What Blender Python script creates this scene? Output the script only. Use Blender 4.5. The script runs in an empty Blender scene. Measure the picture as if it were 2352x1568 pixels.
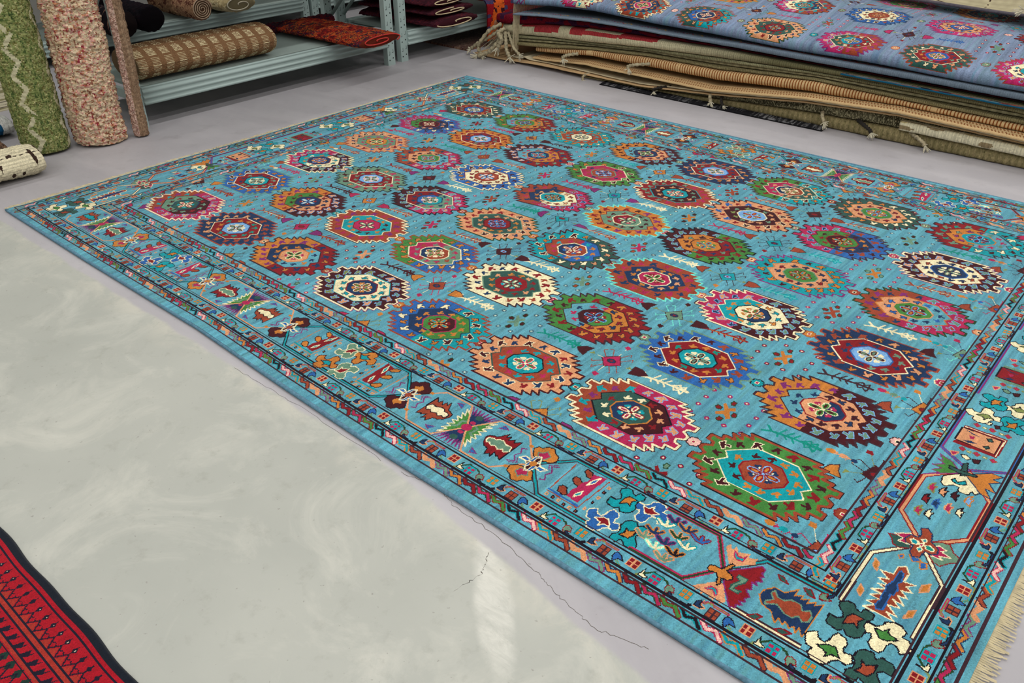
import bpy, bmesh, math, random
import numpy as np
from mathutils import Vector, Matrix
random.seed(7); RNG = np.random.default_rng(11)
C = bpy.context.scene.collection
sc = bpy.context.scene

# ------------------------------------------------------------------ camera
cam_d = bpy.data.cameras.new('camera'); cam = bpy.data.objects.new('camera', cam_d); C.objects.link(cam)
cam_d.sensor_width = 36.0; cam_d.lens = 36.0 * 1921.2 / 2352.0; cam_d.clip_start = 0.05; cam_d.clip_end = 60
_R = ((0.75632693, 0.65417382, -0.00512094), (0.342749, -0.40291447, -0.848636), (-0.55721875, 0.64009104, -0.52895247))
cam.matrix_world = Matrix(((_R[0][0], -_R[1][0], -_R[2][0], 3.41012), (_R[0][1], -_R[1][1], -_R[2][1], -1.68692),
                           (_R[0][2], -_R[1][2], -_R[2][2], 1.46765), (0, 0, 0, 1)))
sc.camera = cam
# ------------------------------------------------------------------ world, lights, exposure
sc.view_settings.view_transform = 'Standard'; sc.view_settings.look = 'None'
sc.view_settings.exposure = 0.0; sc.view_settings.gamma = 1.0; sc.view_settings.use_curve_mapping = False
w = bpy.data.worlds.new('world'); sc.world = w; w.use_nodes = True
w.node_tree.nodes['Background'].inputs[0].default_value = (0.8, 0.85, 1, 1); w.node_tree.nodes['Background'].inputs[1].default_value = 0.0
sc.cycles.max_bounces = 5; sc.cycles.diffuse_bounces = 3; sc.cycles.glossy_bounces = 2
LK = 0.24
def area(name, loc, sx, sy, watts, col=(1, 1, 1), rot=(0, 0, 0)):
    d = bpy.data.lights.new(name, 'AREA'); d.shape = 'RECTANGLE'; d.size = sx; d.size_y = sy; d.energy = watts * LK; d.color = col
    o = bpy.data.objects.new(name, d); o.location = loc; o.rotation_euler = rot; C.objects.link(o); return o
# rows of LED tubes under the hall ceiling, running along y
for lx, wt in ((-2.3, 190), (0.4, 190), (3.0, 250), (5.6, 230)):
    for ly in (-3.6, 0.6, 4.8):
        area('hall_lamp', (lx, ly, 4.28), 0.30, 3.4, wt, (1.0, 0.985, 0.96))
# soft cool area lamp behind the camera, standing for an unseen source
area('rear_soft_light', (7.85, -2.6, 1.9), 2.2, 4.6, 170, (0.93, 0.96, 1.0), (0, math.radians(90), 0))

# ------------------------------------------------------------------ helpers
def s2l(c):
    c = np.asarray(c, float) / 255.0
    return np.where(c <= 0.04045, c / 12.92, ((c + 0.055) / 1.055) ** 2.4)
ALB = 0.80
def lin(c): return tuple(float(v) for v in s2l(c) * ALB)
def mat(name, col=None, rough=0.9, attr=False, metal=0.0, spec=0.3, bump=None, sheen=0.0, var=0.0, vscale=40.0, coat=0.0):
    m = bpy.data.materials.new(name); m.use_nodes = True; nt = m.node_tree; b = nt.nodes['Principled BSDF']
    b.inputs['Roughness'].default_value = rough; b.inputs['Metallic'].default_value = metal
    b.inputs['Specular IOR Level'].default_value = spec
    if sheen: b.inputs['Sheen Weight'].default_value = sheen; b.inputs['Sheen Roughness'].default_value = 0.5
    tc = nt.nodes.new('ShaderNodeTexCoord')
    src = None
    if attr:
        a = nt.nodes.new('ShaderNodeAttribute'); a.attribute_name = 'Col'; src = a.outputs['Color']
    elif col is not None:
        b.inputs['Base Color'].default_value = (*lin(col), 1)
        if var:
            rgb = nt.nodes.new('ShaderNodeRGB'); rgb.outputs[0].default_value = (*lin(col), 1); src = rgb.outputs[0]
    if var:
        n = nt.nodes.new('ShaderNodeTexNoise'); n.inputs['Scale'].default_value = vscale; n.inputs['Detail'].default_value = 5
        nt.links.new(tc.outputs['Object'], n.inputs['Vector'])
        mr = nt.nodes.new('ShaderNodeMapRange'); mr.inputs['From Min'].default_value = 0.3; mr.inputs['From Max'].default_value = 0.7
        mr.inputs['To Min'].default_value = 1 - var; mr.inputs['To Max'].default_value = 1 + var
        nt.links.new(n.outputs['Fac'], mr.inputs['Value'])
        mx = nt.nodes.new('ShaderNodeVectorMath'); mx.operation = 'SCALE'
        nt.links.new(src, mx.inputs[0]); nt.links.new(mr.outputs[0], mx.inputs['Scale']); src = mx.outputs[0]
    if src is not None: nt.links.new(src, b.inputs['Base Color'])
    if bump:
        n2 = nt.nodes.new('ShaderNodeTexNoise'); n2.inputs['Scale'].default_value = bump[0]; n2.inputs['Detail'].default_value = 4
        nt.links.new(tc.outputs['Object'], n2.inputs['Vector'])
        bp = nt.nodes.new('ShaderNodeBump'); bp.inputs['Strength'].default_value = bump[1]; bp.inputs['Distance'].default_value = bump[2]
        nt.links.new(n2.outputs['Fac'], bp.inputs['Height']); nt.links.new(bp.outputs['Normal'], b.inputs['Normal'])
    return m
def empty(name, loc=(0, 0, 0), rz=0.0):
    o = bpy.data.objects.new(name, None); o.location = loc; o.rotation_euler = (0, 0, rz); C.objects.link(o); return o
def tag(o, label, cat, group=None):
    o['label'] = label; o['category'] = cat
    if group: o['group'] = group
    return o
def link(name, me, mats, parent=None, smooth=False):
    for m in (mats if isinstance(mats, (list, tuple)) else [mats]): me.materials.append(m)
    o = bpy.data.objects.new(name, me); C.objects.link(o)
    if parent is not None: o.parent = parent
    if smooth: me.polygons.foreach_set('use_smooth', np.ones(len(me.polygons), bool))
    return o
def setcol(me, cols):
    """cols: (nfaces,3) linear albedo on the face domain"""
    at = me.attributes.new('Col', 'FLOAT_COLOR', 'FACE')
    c = np.ones((len(me.polygons), 4), np.float32); c[:, :3] = cols; at.data.foreach_set('color', c.ravel())
def grid_mesh(name, P, cols=None, wrap=False, flip=False):
    """P: (n,m,3) vertex grid; cols: (n-1,m-1|m,3) face albedo"""
    n, m = P.shape[:2]; me = bpy.data.meshes.new(name)
    i = np.arange(n - 1)[:, None]; j = np.arange(m if wrap else m - 1)[None, :]; j2 = (j + 1) % m
    q = np.stack([i * m + j, (i + 1) * m + j, (i + 1) * m + j2, i * m + j2], -1).reshape(-1, 4)
    if flip: q = q[:, ::-1]
    nf = len(q)
    me.vertices.add(n * m); me.vertices.foreach_set('co', np.ascontiguousarray(P, np.float32).ravel())
    me.loops.add(nf * 4); me.loops.foreach_set('vertex_index', np.ascontiguousarray(q, np.int32).ravel())
    me.polygons.add(nf); me.polygons.foreach_set('loop_start', np.arange(0, nf * 4, 4, dtype=np.int32))
    me.update(calc_edges=True)
    if cols is not None: setcol(me, np.asarray(cols, np.float32).reshape(-1, 3))
    return me
def box(bm, x0, x1, y0, y1, z0, z1, mi=0):
    v = [bm.verts.new(p) for p in ((x0, y0, z0), (x1, y0, z0), (x1, y1, z0), (x0, y1, z0), (x0, y0, z1), (x1, y0, z1), (x1, y1, z1), (x0, y1, z1))]
    for f in ((3, 2, 1, 0), (4, 5, 6, 7), (0, 1, 5, 4), (1, 2, 6, 5), (2, 3, 7, 6), (3, 0, 4, 7)):
        bm.faces.new([v[k] for k in f]).material_index = mi
def bm_obj(name, bm, mats, parent=None, smooth=False):
    me = bpy.data.meshes.new(name); bm.normal_update(); bm.to_mesh(me); bm.free(); return link(name, me, mats, parent, smooth)
def tube_pts(path, rad, k=8, squash=1.0):
    """(n,k,3) rings round a polyline; rad scalar or list"""
    path = np.asarray(path, float); n = len(path); rad = np.broadcast_to(rad, (n,))
    t = np.gradient(path, axis=0); t /= np.linalg.norm(t, axis=1)[:, None] + 1e-9
    up = np.array([0, 0, 1.0]); out = np.zeros((n, k, 3))
    for i in range(n):
        a = np.cross(t[i], up)
        if np.linalg.norm(a) < 0.1: a = np.cross(t[i], [1.0, 0, 0])
        a /= np.linalg.norm(a); b = np.cross(a, t[i])
        for j in range(k):
            th = 2 * math.pi * j / k
            out[i, j] = path[i] + rad[i] * (math.cos(th) * a + squash * math.sin(th) * b)
    return out
def capped(me_name, P, cols=None, capcol=None):
    """closed tube from ring grid with end caps"""
    me = grid_mesh(me_name, P, None, wrap=True)
    bm = bmesh.new(); bm.from_mesh(me); bm.verts.ensure_lookup_table(); n, m = P.shape[:2]
    bm.faces.new([bm.verts[j] for j in range(m)]); bm.faces.new([bm.verts[(n - 1) * m + j] for j in reversed(range(m))])
    bmesh.ops.recalc_face_normals(bm, faces=bm.faces[:]); bm.to_mesh(me); bm.free()
    if cols is not None:
        c = np.asarray(cols, np.float32).reshape(-1, 3); cc = capcol if capcol is not None else c[:1]
        setcol(me, np.vstack([c, np.tile(np.asarray(cc, np.float32).reshape(1, 3), (2, 1))]))
    return me
def smooth_noise(n, m, a, b, rng=RNG):
    """value noise (n,m) with cells of a x b samples, range about -1..1"""
    na, nb = int(n / a) + 3, int(m / b) + 3; g = rng.uniform(-1, 1, (na, nb))
    x = np.arange(n) / a; y = np.arange(m) / b; xi = x.astype(int); yi = y.astype(int); fx = (x - xi)[:, None]; fy = (y - yi)[None, :]
    fx = fx * fx * (3 - 2 * fx); fy = fy * fy * (3 - 2 * fy)
    g00 = g[np.ix_(xi, yi)]; g10 = g[np.ix_(xi + 1, yi)]; g01 = g[np.ix_(xi, yi + 1)]; g11 = g[np.ix_(xi + 1, yi + 1)]
    return (g00 * (1 - fx) + g10 * fx) * (1 - fy) + (g01 * (1 - fx) + g11 * fx) * fy
# ------------------------------------------------------------------ knotted pattern engine (motifs in mm, drawn knot by knot)
PAL = dict(f=(92, 160, 178), m=(66, 12, 22), r=(134, 18, 28), c=(176, 34, 82), o=(198, 122, 50), p=(218, 152, 108), u=(154, 66, 42), g=(66, 130, 58),
           d=(44, 84, 76), s=(104, 142, 118), n=(22, 50, 88), b=(40, 98, 168), t=(0, 152, 162), e=(0, 140, 124), w=(242, 230, 186), k=(20, 12, 26),
           l=(122, 172, 222), a=(110, 224, 204), v=(128, 40, 110), y=(128, 140, 78), i=(240, 186, 176), q=(30, 66, 36), h=(60, 34, 44))
KEYS = list(PAL); KI = {k: n for n, k in enumerate(KEYS)}
MOT = {"zig":[["z",9,[-27,9,-11,-4,8,4,28,-13],"s"]],"zag":[["z",9,[-8,19,4,7,-6,-19,7,-34],"s"]],"strip":[["n","k",[27,-9,28,5,36,13,38,0,48,-4,39,-10]],["p",3,[28,-10,42,-11,52,-3,41,1,41,14],"s"],["c",7,[43,8,53,17,73,14,99,15],"s"],["y",3,[44,9,54,16,73,14,97,14],"s"],["b","k",[97,1,101,10,114,7,127,-6,113,-5,107,-21,98,-6]],["y",6,[115,-13,126,-21,151,-24,169,-22,177,-11],"s"],["t",2,[115,-13,126,-21,151,-24,169,-22],"s"],["w","k",[175,-15,180,9,184,-6,198,-10,188,-17]],["q",5,[184,-4,199,12,220,11,236,8,247,-3],"s"],["s","r",[-45,-9,-45,0,-37,4,-27,1,-21,-11,-32,-11,-35,-24]],["k",9,[-30,-15,-22,-20,-2,-23,17,-21,22,-15],"s"],["n",4,[-30,-15,-22,-20,-2,-23,17,-21],"s"]],"flower":[["o","k",[-22,25,-39,49,-31,62,-21,62,-11,76,7,79,19,67,37,60,44,42,32,28,20,25,-1,19]],["c","s",[-1,19,-19,43,-5,49,-1,60,10,53,19,48,15,33]],["v",4,[-64,-31,-46,-21,-61,-4,-53,12,-64,28,-52,33],"s"],["v",3,[-56,-34,-37,-22,-47,-8],"s"],["b","w",[-46,-3,-35,11,-14,9,-12,26,2,34,14,12,13,-1]],["m","w",[-21,-6,-18,5,-8,3,-5,-4,-11,-10]],["m","w",[-5,10,-5,24,3,29,9,19,5,8]]],"leaf":[["r","k",[-53,-16,-62,2,-60,15,-44,22,-34,24,-16,54,-14,38,-4,49,0,31,13,45,19,32,37,48,36,-46,19,-35,18,-41,4,-29,5,-51,-4,-42,-15,-53,-24,-30,-41,-27]],["s","w",[-53,-5,-53,7,-39,13,-30,12,-20,20,-10,21,6,13,27,14,35,-4,22,-15,12,-7,1,-16,-14,-8,-27,-15,-37,-7,-46,-11]]],"comb":[["u",3,[-209,-43,-213,69],"s"],["b",6,[-210,-45,-115,-49],"s"],["u",3,[-210,-51,-113,-55],"s"],["u",3,[-112,-50,-105,67],"s"],["u","k",[-188,-38,-196,-23,-189,-13,-177,-15,-159,-35,-169,-41]],["u","k",[-184,16,-187,29,-173,33,-157,22,-154,5,-169,6]],["u","k",[-179,60,-178,72,-158,67,-146,48,-161,46]],["c",0,[-159,-38,-163,-11,-157,2,-157,24,-149,37,-154,64,-117,72,-123,-40]],["t","w",[-144,-31,-146,-19,-137,0,-134,-14]],["b","w",[-143,22,-142,43,-130,65,-131,41]],["s","p",[-206,-65,-207,-57,-199,-59,-199,-67]],["u","k",[-186,-65,-186,-57,-179,-59,-179,-66]],["s","p",[-167,-65,-168,-58,-161,-60,-161,-67]],["u","k",[-148,-69,-148,-61,-141,-63,-141,-70]],["s","p",[-130,-69,-130,-61,-123,-63,-123,-70]],["u","k",[-112,-68,-112,-60,-105,-62,-105,-69]],["s","p",[-99,-47,-99,-40,-93,-41,-93,-49]],["u","k",[-97,-19,-97,-12,-91,-14,-91,-21]],["s","p",[-96,2,-96,9,-90,8,-90,0]],["u","k",[-97,25,-97,33,-90,31,-90,23]],["s","p",[-97,45,-97,53,-90,51,-90,43]]],"cross":[["x","z",[-34,27,-25,38,-9,42,0,31,9,41,30,39,36,32,37,14,22,15,13,6,18,-4,29,-13,34,-25,22,-36,9,-37,1,-28,-9,-25,-13,-39,-32,-37,-35,-23,-26,-12,-28,3,-35,10]],["y","z",[-19,13,-9,7,7,21,8,1,2,-13,-22,-15,-14,-2]]],"ecomb":[["x",7,[-24,3,-5,-7,7,-6,17,8],"s"],["x",6,[3,-6,-1,9],"s"]],"bfly2":[["p",0,[2,29,-29,71,-24,84,-13,71,-9,85,2,72,27,85,29,71,46,82,49,64,16,30]],["t","c",[-6,72,7,62,20,63,24,73,24,55,9,51,-2,60]],["p",0,[7,-30,-28,-71,-17,-79,-12,-69,-3,-81,3,-73,28,-80,26,-70,44,-79,50,-66,23,-28]],["t","c",[-3,-62,4,-50,16,-48,26,-59,24,-66,13,-56]],["r","v",[9,1,15,15,65,69,76,64,74,50,83,44,77,38,86,29,74,22,82,14,68,16,78,-3,67,-10,85,-23,78,-34,83,-41,72,-47,82,-52,71,-59,74,-67,62,-72,22,-26]],["s","d",[35,8,37,16,59,17,57,2,47,-13,46,-25,63,-22,60,-30,38,-32,37,-16,46,3]],["o","k",[-29,-11,-29,2,-18,6,-2,7,8,35,16,33,9,9,27,4,31,-4,24,-13,9,-16,17,-30,12,-38,6,-31,3,-19,-7,-10,-22,-14]]],"fish":[["n","o",[-45,-14,-42,5,-28,23,-4,24,16,50,16,30,31,40,32,30,46,40,46,26,61,42,61,31,77,47,76,-57,61,-40,60,-56,52,-43,45,-54,33,-43,30,-54,17,-44,15,-59,-4,-38,-29,-33]],["u","s",[-27,7,-23,16,-9,3,6,5,15,15,38,16,48,3,60,14,70,2,70,-14,59,-23,47,-13,37,-27,20,-26,-3,-14,-24,-29,-26,-20,-15,-7]],["d","r",[-38,60,-28,63,-8,49,-26,48]],["d","r",[21,62,38,66,55,50,37,49]],["d","r",[-39,-79,-26,-63,-11,-62,-21,-79]],["d","r",[21,-74,34,-63,56,-62,41,-77]]],"rleaf":[["u","w",[-16,62,-17,91,-3,104,10,85,9,54,34,60,18,43,35,33,14,24,32,9,13,5,33,-15,8,-12,29,-28,4,-34,33,-54,11,-55,32,-69,-35,-70,-16,-51,-34,-51,-15,-32,-35,-30,-14,-12,-40,-13,-13,7,-34,12,-12,20,-40,29,-20,40,-44,55]],["n","b",[-10,71,-7,83,1,77,5,51,0,37,7,24,6,-1,-1,-1,2,-35,2,-54,-9,-60,-16,-51,-12,-32,-15,-13,-13,1,-17,17,-10,39]],["o","p",[-66,83,-54,76,-49,47,-62,56]],["o","p",[-61,-15,-50,-28,-49,-49,-62,-38]],["o","p",[44,71,58,87,60,60,45,45]],["o","p",[46,-22,59,-8,59,-34,44,-49]]],"rflower":[["d","r",[-27,5,-73,-12,-60,-26,-52,-41,-36,-42,-16,-28]],["c","w",[-61,-1,-33,22,-20,-17,-47,-22,-41,-6]],["s","r",[15,24,33,39,51,44,66,21,79,15,84,-4,70,-16,54,-43,37,-38,25,-24]],["c","w",[21,11,32,24,51,19,42,8,66,1,44,-11,52,-18,28,-21]],["b","o",[-29,-67,-21,-57,-18,-71,-24,-76]],["b","o",[-12,-49,9,-48,17,-55,2,-68]],["b","o",[16,-59,29,-52,35,-70,23,-80]],["u","n",[-38,-4,-31,17,-14,20,-12,36,-20,55,-7,67,8,53,15,24,34,12,38,-6,27,-19,13,-17,11,-43,-5,-53,-15,-37,-14,-16,-30,-15]],["t","w",[-26,1,-21,9,-8,6,-8,-6,-18,-9]],["t","w",[-6,17,1,26,6,22,3,9]],["t","w",[-5,-19,1,-8,7,-15,3,-27]],["e","w",[7,2,16,10,29,2,26,-8,12,-7]],["c","w",[-5,-1,0,7,5,1,0,-7]]],"rtracks":[["c","y",[-55,-23,-57,-8,-53,5,-46,14,-47,-3,-39,1,-42,-15,-39,-32,-49,-24]],["p","k",[-29,-24,-31,-9,-27,4,-20,13,-21,-4,-13,0,-16,-15,-14,-32,-23,-24]],["m","k",[-2,-19,-3,-5,1,8,7,17,6,0,14,4,11,-11,13,-28,4,-20]],["l","o",[30,-17,29,-2,33,11,40,20,38,3,46,7,43,-9,45,-26,36,-18]],["r","k",[-54,-76,-55,-62,-52,-49,-45,-40,-46,-57,-38,-53,-41,-68,-38,-85,-47,-77]],["n","b",[-29,-80,-30,-65,-26,-53,-20,-44,-21,-60,-13,-56,-16,-71,-14,-88,-22,-80]],["c","p",[0,-76,-1,-62,2,-50,9,-41,8,-57,16,-53,13,-68,15,-85,6,-77]],["w","k",[26,-75,25,-61,29,-49,35,-40,34,-56,42,-53,39,-67,41,-84,32,-76]],["c","y",[-54,-132,-56,-118,-52,-106,-45,-97,-46,-113,-38,-109,-41,-124,-39,-140,-48,-132]],["w","k",[-30,-129,-31,-115,-28,-103,-21,-94,-22,-110,-14,-106,-17,-121,-15,-137,-24,-130]]],"rbfly":[["w","k",[-42,-76,-14,-42,7,-34,52,-81,42,-102,33,-91,29,-113,5,-115,3,-97,-11,-96,-27,-116,-39,-107]],["t","k",[-22,-79,-16,-67,-6,-79,8,-60,15,-74,0,-87,-14,-85]],["o","n",[0,-33,50,16,79,17,60,-9,79,-9,57,-31,81,-63,55,-59,76,-92,51,-88]],["g","v",[-18,-28,-42,-1,-77,12,-63,-11,-79,-11,-55,-25,-79,-46,-55,-46,-74,-70,-54,-70,-84,-102,-17,-41]],["d","k",[-18,6,-9,21,4,-37,-9,-48]],["d","k",[-43,-22,-13,-24,25,-19,24,-29,-15,-39,-42,-35]]],"rpanel":[["r",0,[-65,11,45,16,43,-87,-67,-90]],["w",3,[-63,5,40,9,38,-80],"s"],["x","k",[-68,-3,34,0,33,-74,-68,-72]],["n",0,[-59,-7,-33,-16,-11,-20,-38,-20]],["n",0,[-50,-64,-32,-53,-14,-56,-35,-67]],["d","k",[-1,-15,9,-7,16,-20,7,-27]],["d","k",[1,-58,10,-47,17,-55,10,-65]],["c",0,[-42,-31,-29,-28,-29,-42,-36,-45]],["c","u",[-48,32,-42,43,-31,34,-37,23]],["c","u",[-9,34,-3,45,8,36,2,25]],["c","u",[32,32,38,43,49,34,43,23]],["c","u",[-48,-105,-42,-94,-31,-102,-37,-113]],["c","u",[-11,-105,-5,-94,5,-102,0,-113]],["c","u",[30,-106,36,-96,47,-104,41,-114]],["w","y",[-25,36,-15,37,-14,29,-23,29]],["w","y",[17,36,27,37,28,29,18,30]],["w","y",[-27,-104,-17,-102,-16,-110,-25,-110]],["w","y",[13,-102,22,-101,23,-109,14,-108]],["w","k",[-36,64,-25,69,-9,71,-11,54,-21,53]],["c","p",[-62,62,-43,70,-42,55,-52,51]],["m","k",[-3,64,19,71,13,54,5,47]],["w","k",[-35,-132,-22,-125,-9,-135,-15,-147,-26,-143]],["c","p",[-61,-133,-42,-124,-44,-140,-51,-150]],["m","k",[-6,-133,14,-123,13,-144,3,-149]]],"tree":[["x",9,[-66,-4,-8,4,71,6],"s"],["x",8,[-66,-4,-85,15],"s"],["x",8,[-66,-4,-89,-15],"s"],["x",6,[-46,2,-37,29],"s"],["x",6,[-28,0,-14,27],"s"],["x",6,[-7,3,4,27],"s"],["x",6,[-49,-3,-43,-17],"s"],["x",6,[-29,-1,-19,-12],"s"],["x",6,[-8,0,3,-14],"s"],["x",6,[19,8,38,24,44,14],"s"],["x",6,[39,6,57,25,60,11],"s"],["x",6,[26,3,34,-11,45,-2],"s"],["x",6,[45,-2,59,-17,61,0],"s"],["x",12,[20,6,71,6],"s"]],"crab":[["x","z",[-36,-1,5,42,38,-5,-1,-40]],["q",3,[-28,10,-56,39,-49,48],"s"],["q",3,[-12,26,-31,60,-41,55],"s"],["q",3,[12,32,31,69,36,56],"s"],["q",3,[25,13,51,47,55,34],"s"],["q",3,[11,-30,35,-61,26,-64],"s"],["q",3,[28,-15,52,-47,55,-40],"s"],["q",3,[-24,-12,-50,-39,-57,-27],"s"],["q",3,[-10,-30,-31,-68,-36,-55],"s"],["w",2,[1,39,0,90],"s"],["w",2,[-33,1,-81,0],"s"],["w",2,[-1,-38,-2,-84],"s"],["w",2,[38,-5,73,-4],"s"],["r",0,[-14,92,-7,107,8,101,6,82]],["r",0,[-11,-92,-6,-79,13,-84,8,-104]],["c","m",[-134,-1,-114,20,-86,26,-93,-2,-90,-30,-117,-18]],["c","m",[80,-27,77,20,106,20,134,3,114,-17]],["y",0,[-84,-8,-76,12,-64,1]],["y",0,[59,-8,64,9,78,0]]],"bow":[["x",0,[-25,24,-20,33,-3,14,12,29,20,14,7,2,25,-28,17,-39,1,-20,-18,-34,-25,-26,-7,-3]],["u","q",[-39,0,-34,11,-20,9,-17,-5,-30,-9]],["u","q",[-10,42,-7,56,4,53,6,36,-3,33]],["u","q",[-8,-53,-5,-37,9,-39,8,-56,-2,-59]],["u","q",[19,-11,20,5,32,1,35,-14,27,-19]]],"arrow":[["x","z",[-17,2,-4,2,-7,12,-1,18,14,-3,2,-17,-1,-6,-14,-6]]]}
class Canvas:
    def __init__(s, x0, x1, y0, y1, cell):
        s.x0, s.y0, s.c = x0, y0, cell; s.nx = int(round((x1 - x0) / cell)); s.ny = int(round((y1 - y0) / cell))
        s.a = np.zeros((s.nx, s.ny), np.int8)
    def win(s, p):
        i0 = max(0, int((p[:, 0].min() - s.x0) / s.c) - 1); i1 = min(s.nx, int((p[:, 0].max() - s.x0) / s.c) + 2)
        j0 = max(0, int((p[:, 1].min() - s.y0) / s.c) - 1); j1 = min(s.ny, int((p[:, 1].max() - s.y0) / s.c) + 2)
        if i0 >= i1 or j0 >= j1: return None
        X = (s.x0 + (np.arange(i0, i1) + 0.5) * s.c)[:, None]; Y = (s.y0 + (np.arange(j0, j1) + 0.5) * s.c)[None, :]
        return slice(i0, i1), slice(j0, j1), X, Y
    def poly(s, p, col, clip=None):
        p = np.asarray(p, float); wn = s.win(p)
        if wn is None: return
        I, J, X, Y = wn; inside = np.zeros((X.shape[0], Y.shape[1]), bool); n = len(p)
        for k in range(n):
            xa, ya = p[k]; xb, yb = p[(k + 1) % n]
            if ya == yb: continue
            inside ^= ((ya > Y) != (yb > Y)) & (X < (xb - xa) * (Y - ya) / (yb - ya) + xa)
        if clip is not None: inside &= clip(X, Y)
        s.a[I, J][inside] = KI[col]
    def stroke(s, p, wd, col, closed=False):
        p = np.asarray(p, float); segs = list(zip(p[:-1], p[1:])) + ([(p[-1], p[0])] if closed else [])
        h = wd / 2
        for A, B in segs:
            wn = s.win(np.array([A - h, A + h, B - h, B + h]))
            if wn is None: continue
            I, J, X, Y = wn; d = B - A; L = d @ d + 1e-12
            t = np.clip(((X - A[0]) * d[0] + (Y - A[1]) * d[1]) / L, 0, 1)
            m = (X - A[0] - t * d[0]) ** 2 + (Y - A[1] - t * d[1]) ** 2 <= h * h
            s.a[I, J][m] = KI[col]
    def disc(s, x, y, rx, col, ry=None):
        ry = ry or rx; wn = s.win(np.array([(x - rx, y - ry), (x + rx, y + ry)]))
        if wn is None: return
        I, J, X, Y = wn; m = ((X - x) / rx) ** 2 + ((Y - y) / ry) ** 2 <= 1; s.a[I, J][m] = KI[col]
    def rect(s, x0, x1, y0, y1, col): s.poly([(x0, y0), (x1, y0), (x1, y1), (x0, y1)], col)
    def motif(s, name, ox, oy, a=0.0, mx=1, my=1, cm={}, k=1.0, kx=1.0, lw=3.2):
        ca, sa = math.cos(a), math.sin(a)
        for it in MOT[name]:
            q = np.asarray(it[2], float).reshape(-1, 2) * k * 1e-3; q[:, 0] *= mx * kx; q[:, 1] *= my
            q = np.stack([ox + ca * q[:, 0] - sa * q[:, 1], oy + sa * q[:, 0] + ca * q[:, 1]], 1)
            c = cm.get(it[0], it[0])
            if c is None: continue
            if c not in KI: c = 'p' if len(it) == 3 else 'k'
            if len(it) > 3:
                s.stroke(q, it[1] * 1e-3 * k, c if c in KI else 'k')
            else:
                s.poly(q, c)
                oc = cm.get(it[1], it[1]) if it[1] else 0
                if oc: s.stroke(q, lw * 1e-3, oc if oc in KI else 'k', True)
def mirror(q): return [(x, y) for x, y in q] + [(x, -y) for x, y in reversed(q) if y != 0]
_Q = [(0, 138), (102, 138), (88, 118), (124, 122), (112, 99), (143, 107), (127, 83), (158, 82), (153, 62), (187, 63), (187, 40), (168, 36), (163, 20), (184, 8)]
_R1 = _Q[1:] + [(x, -y) for x, y in reversed(_Q[1:])]
OUT = np.array(_R1 + [(-x, -y) for x, y in _R1], float) * 1e-3
_M = [(58, 88), (122, 24), (104, 0), (122, -24), (58, -88)]; MID = np.array(_M + [(-x, -y) for x, y in _M], float) * 1e-3
_I = [(28, 53), (63, 14), (63, -14), (28, -53)]; INN = np.array(_I + [(-x, -y) for x, y in _I], float) * 1e-3
RO = [(-137, 43), (-104, 71), (-65, 98), (-15, 113), (32, 113), (77, 98), (107, 71), (139, 44), (139, 2), (139, -42), (106, -67), (76, -98), (30, -112), (-19, -112), (-67, -98), (-103, -70), (-137, -43), (-136, 1)]
RM = [(-82, 20), (-48, 55), (-8, 70), (28, 69), (62, 53), (87, 19), (86, -18), (62, -50), (26, -68), (-9, -69), (-49, -53), (-79, -20)]
def contrast(c, rnd):
    return rnd.choice({'m': 'spy', 'r': 'nsoe', 'c': 'nups', 'o': 'rvsm', 'p': 'nmbr', 'u': 'ntvc', 'g': 'momr', 's': 'prmc', 'd': 'prow', 'n': 'oupo', 'b': 'ouwm', 't': 'mowo', 'w': 'nurt', 'f': 'nmcu', 'e': 'mow', 'l': 'nrm', 'k': 'ow'}.get(c, 'mno'))
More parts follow.
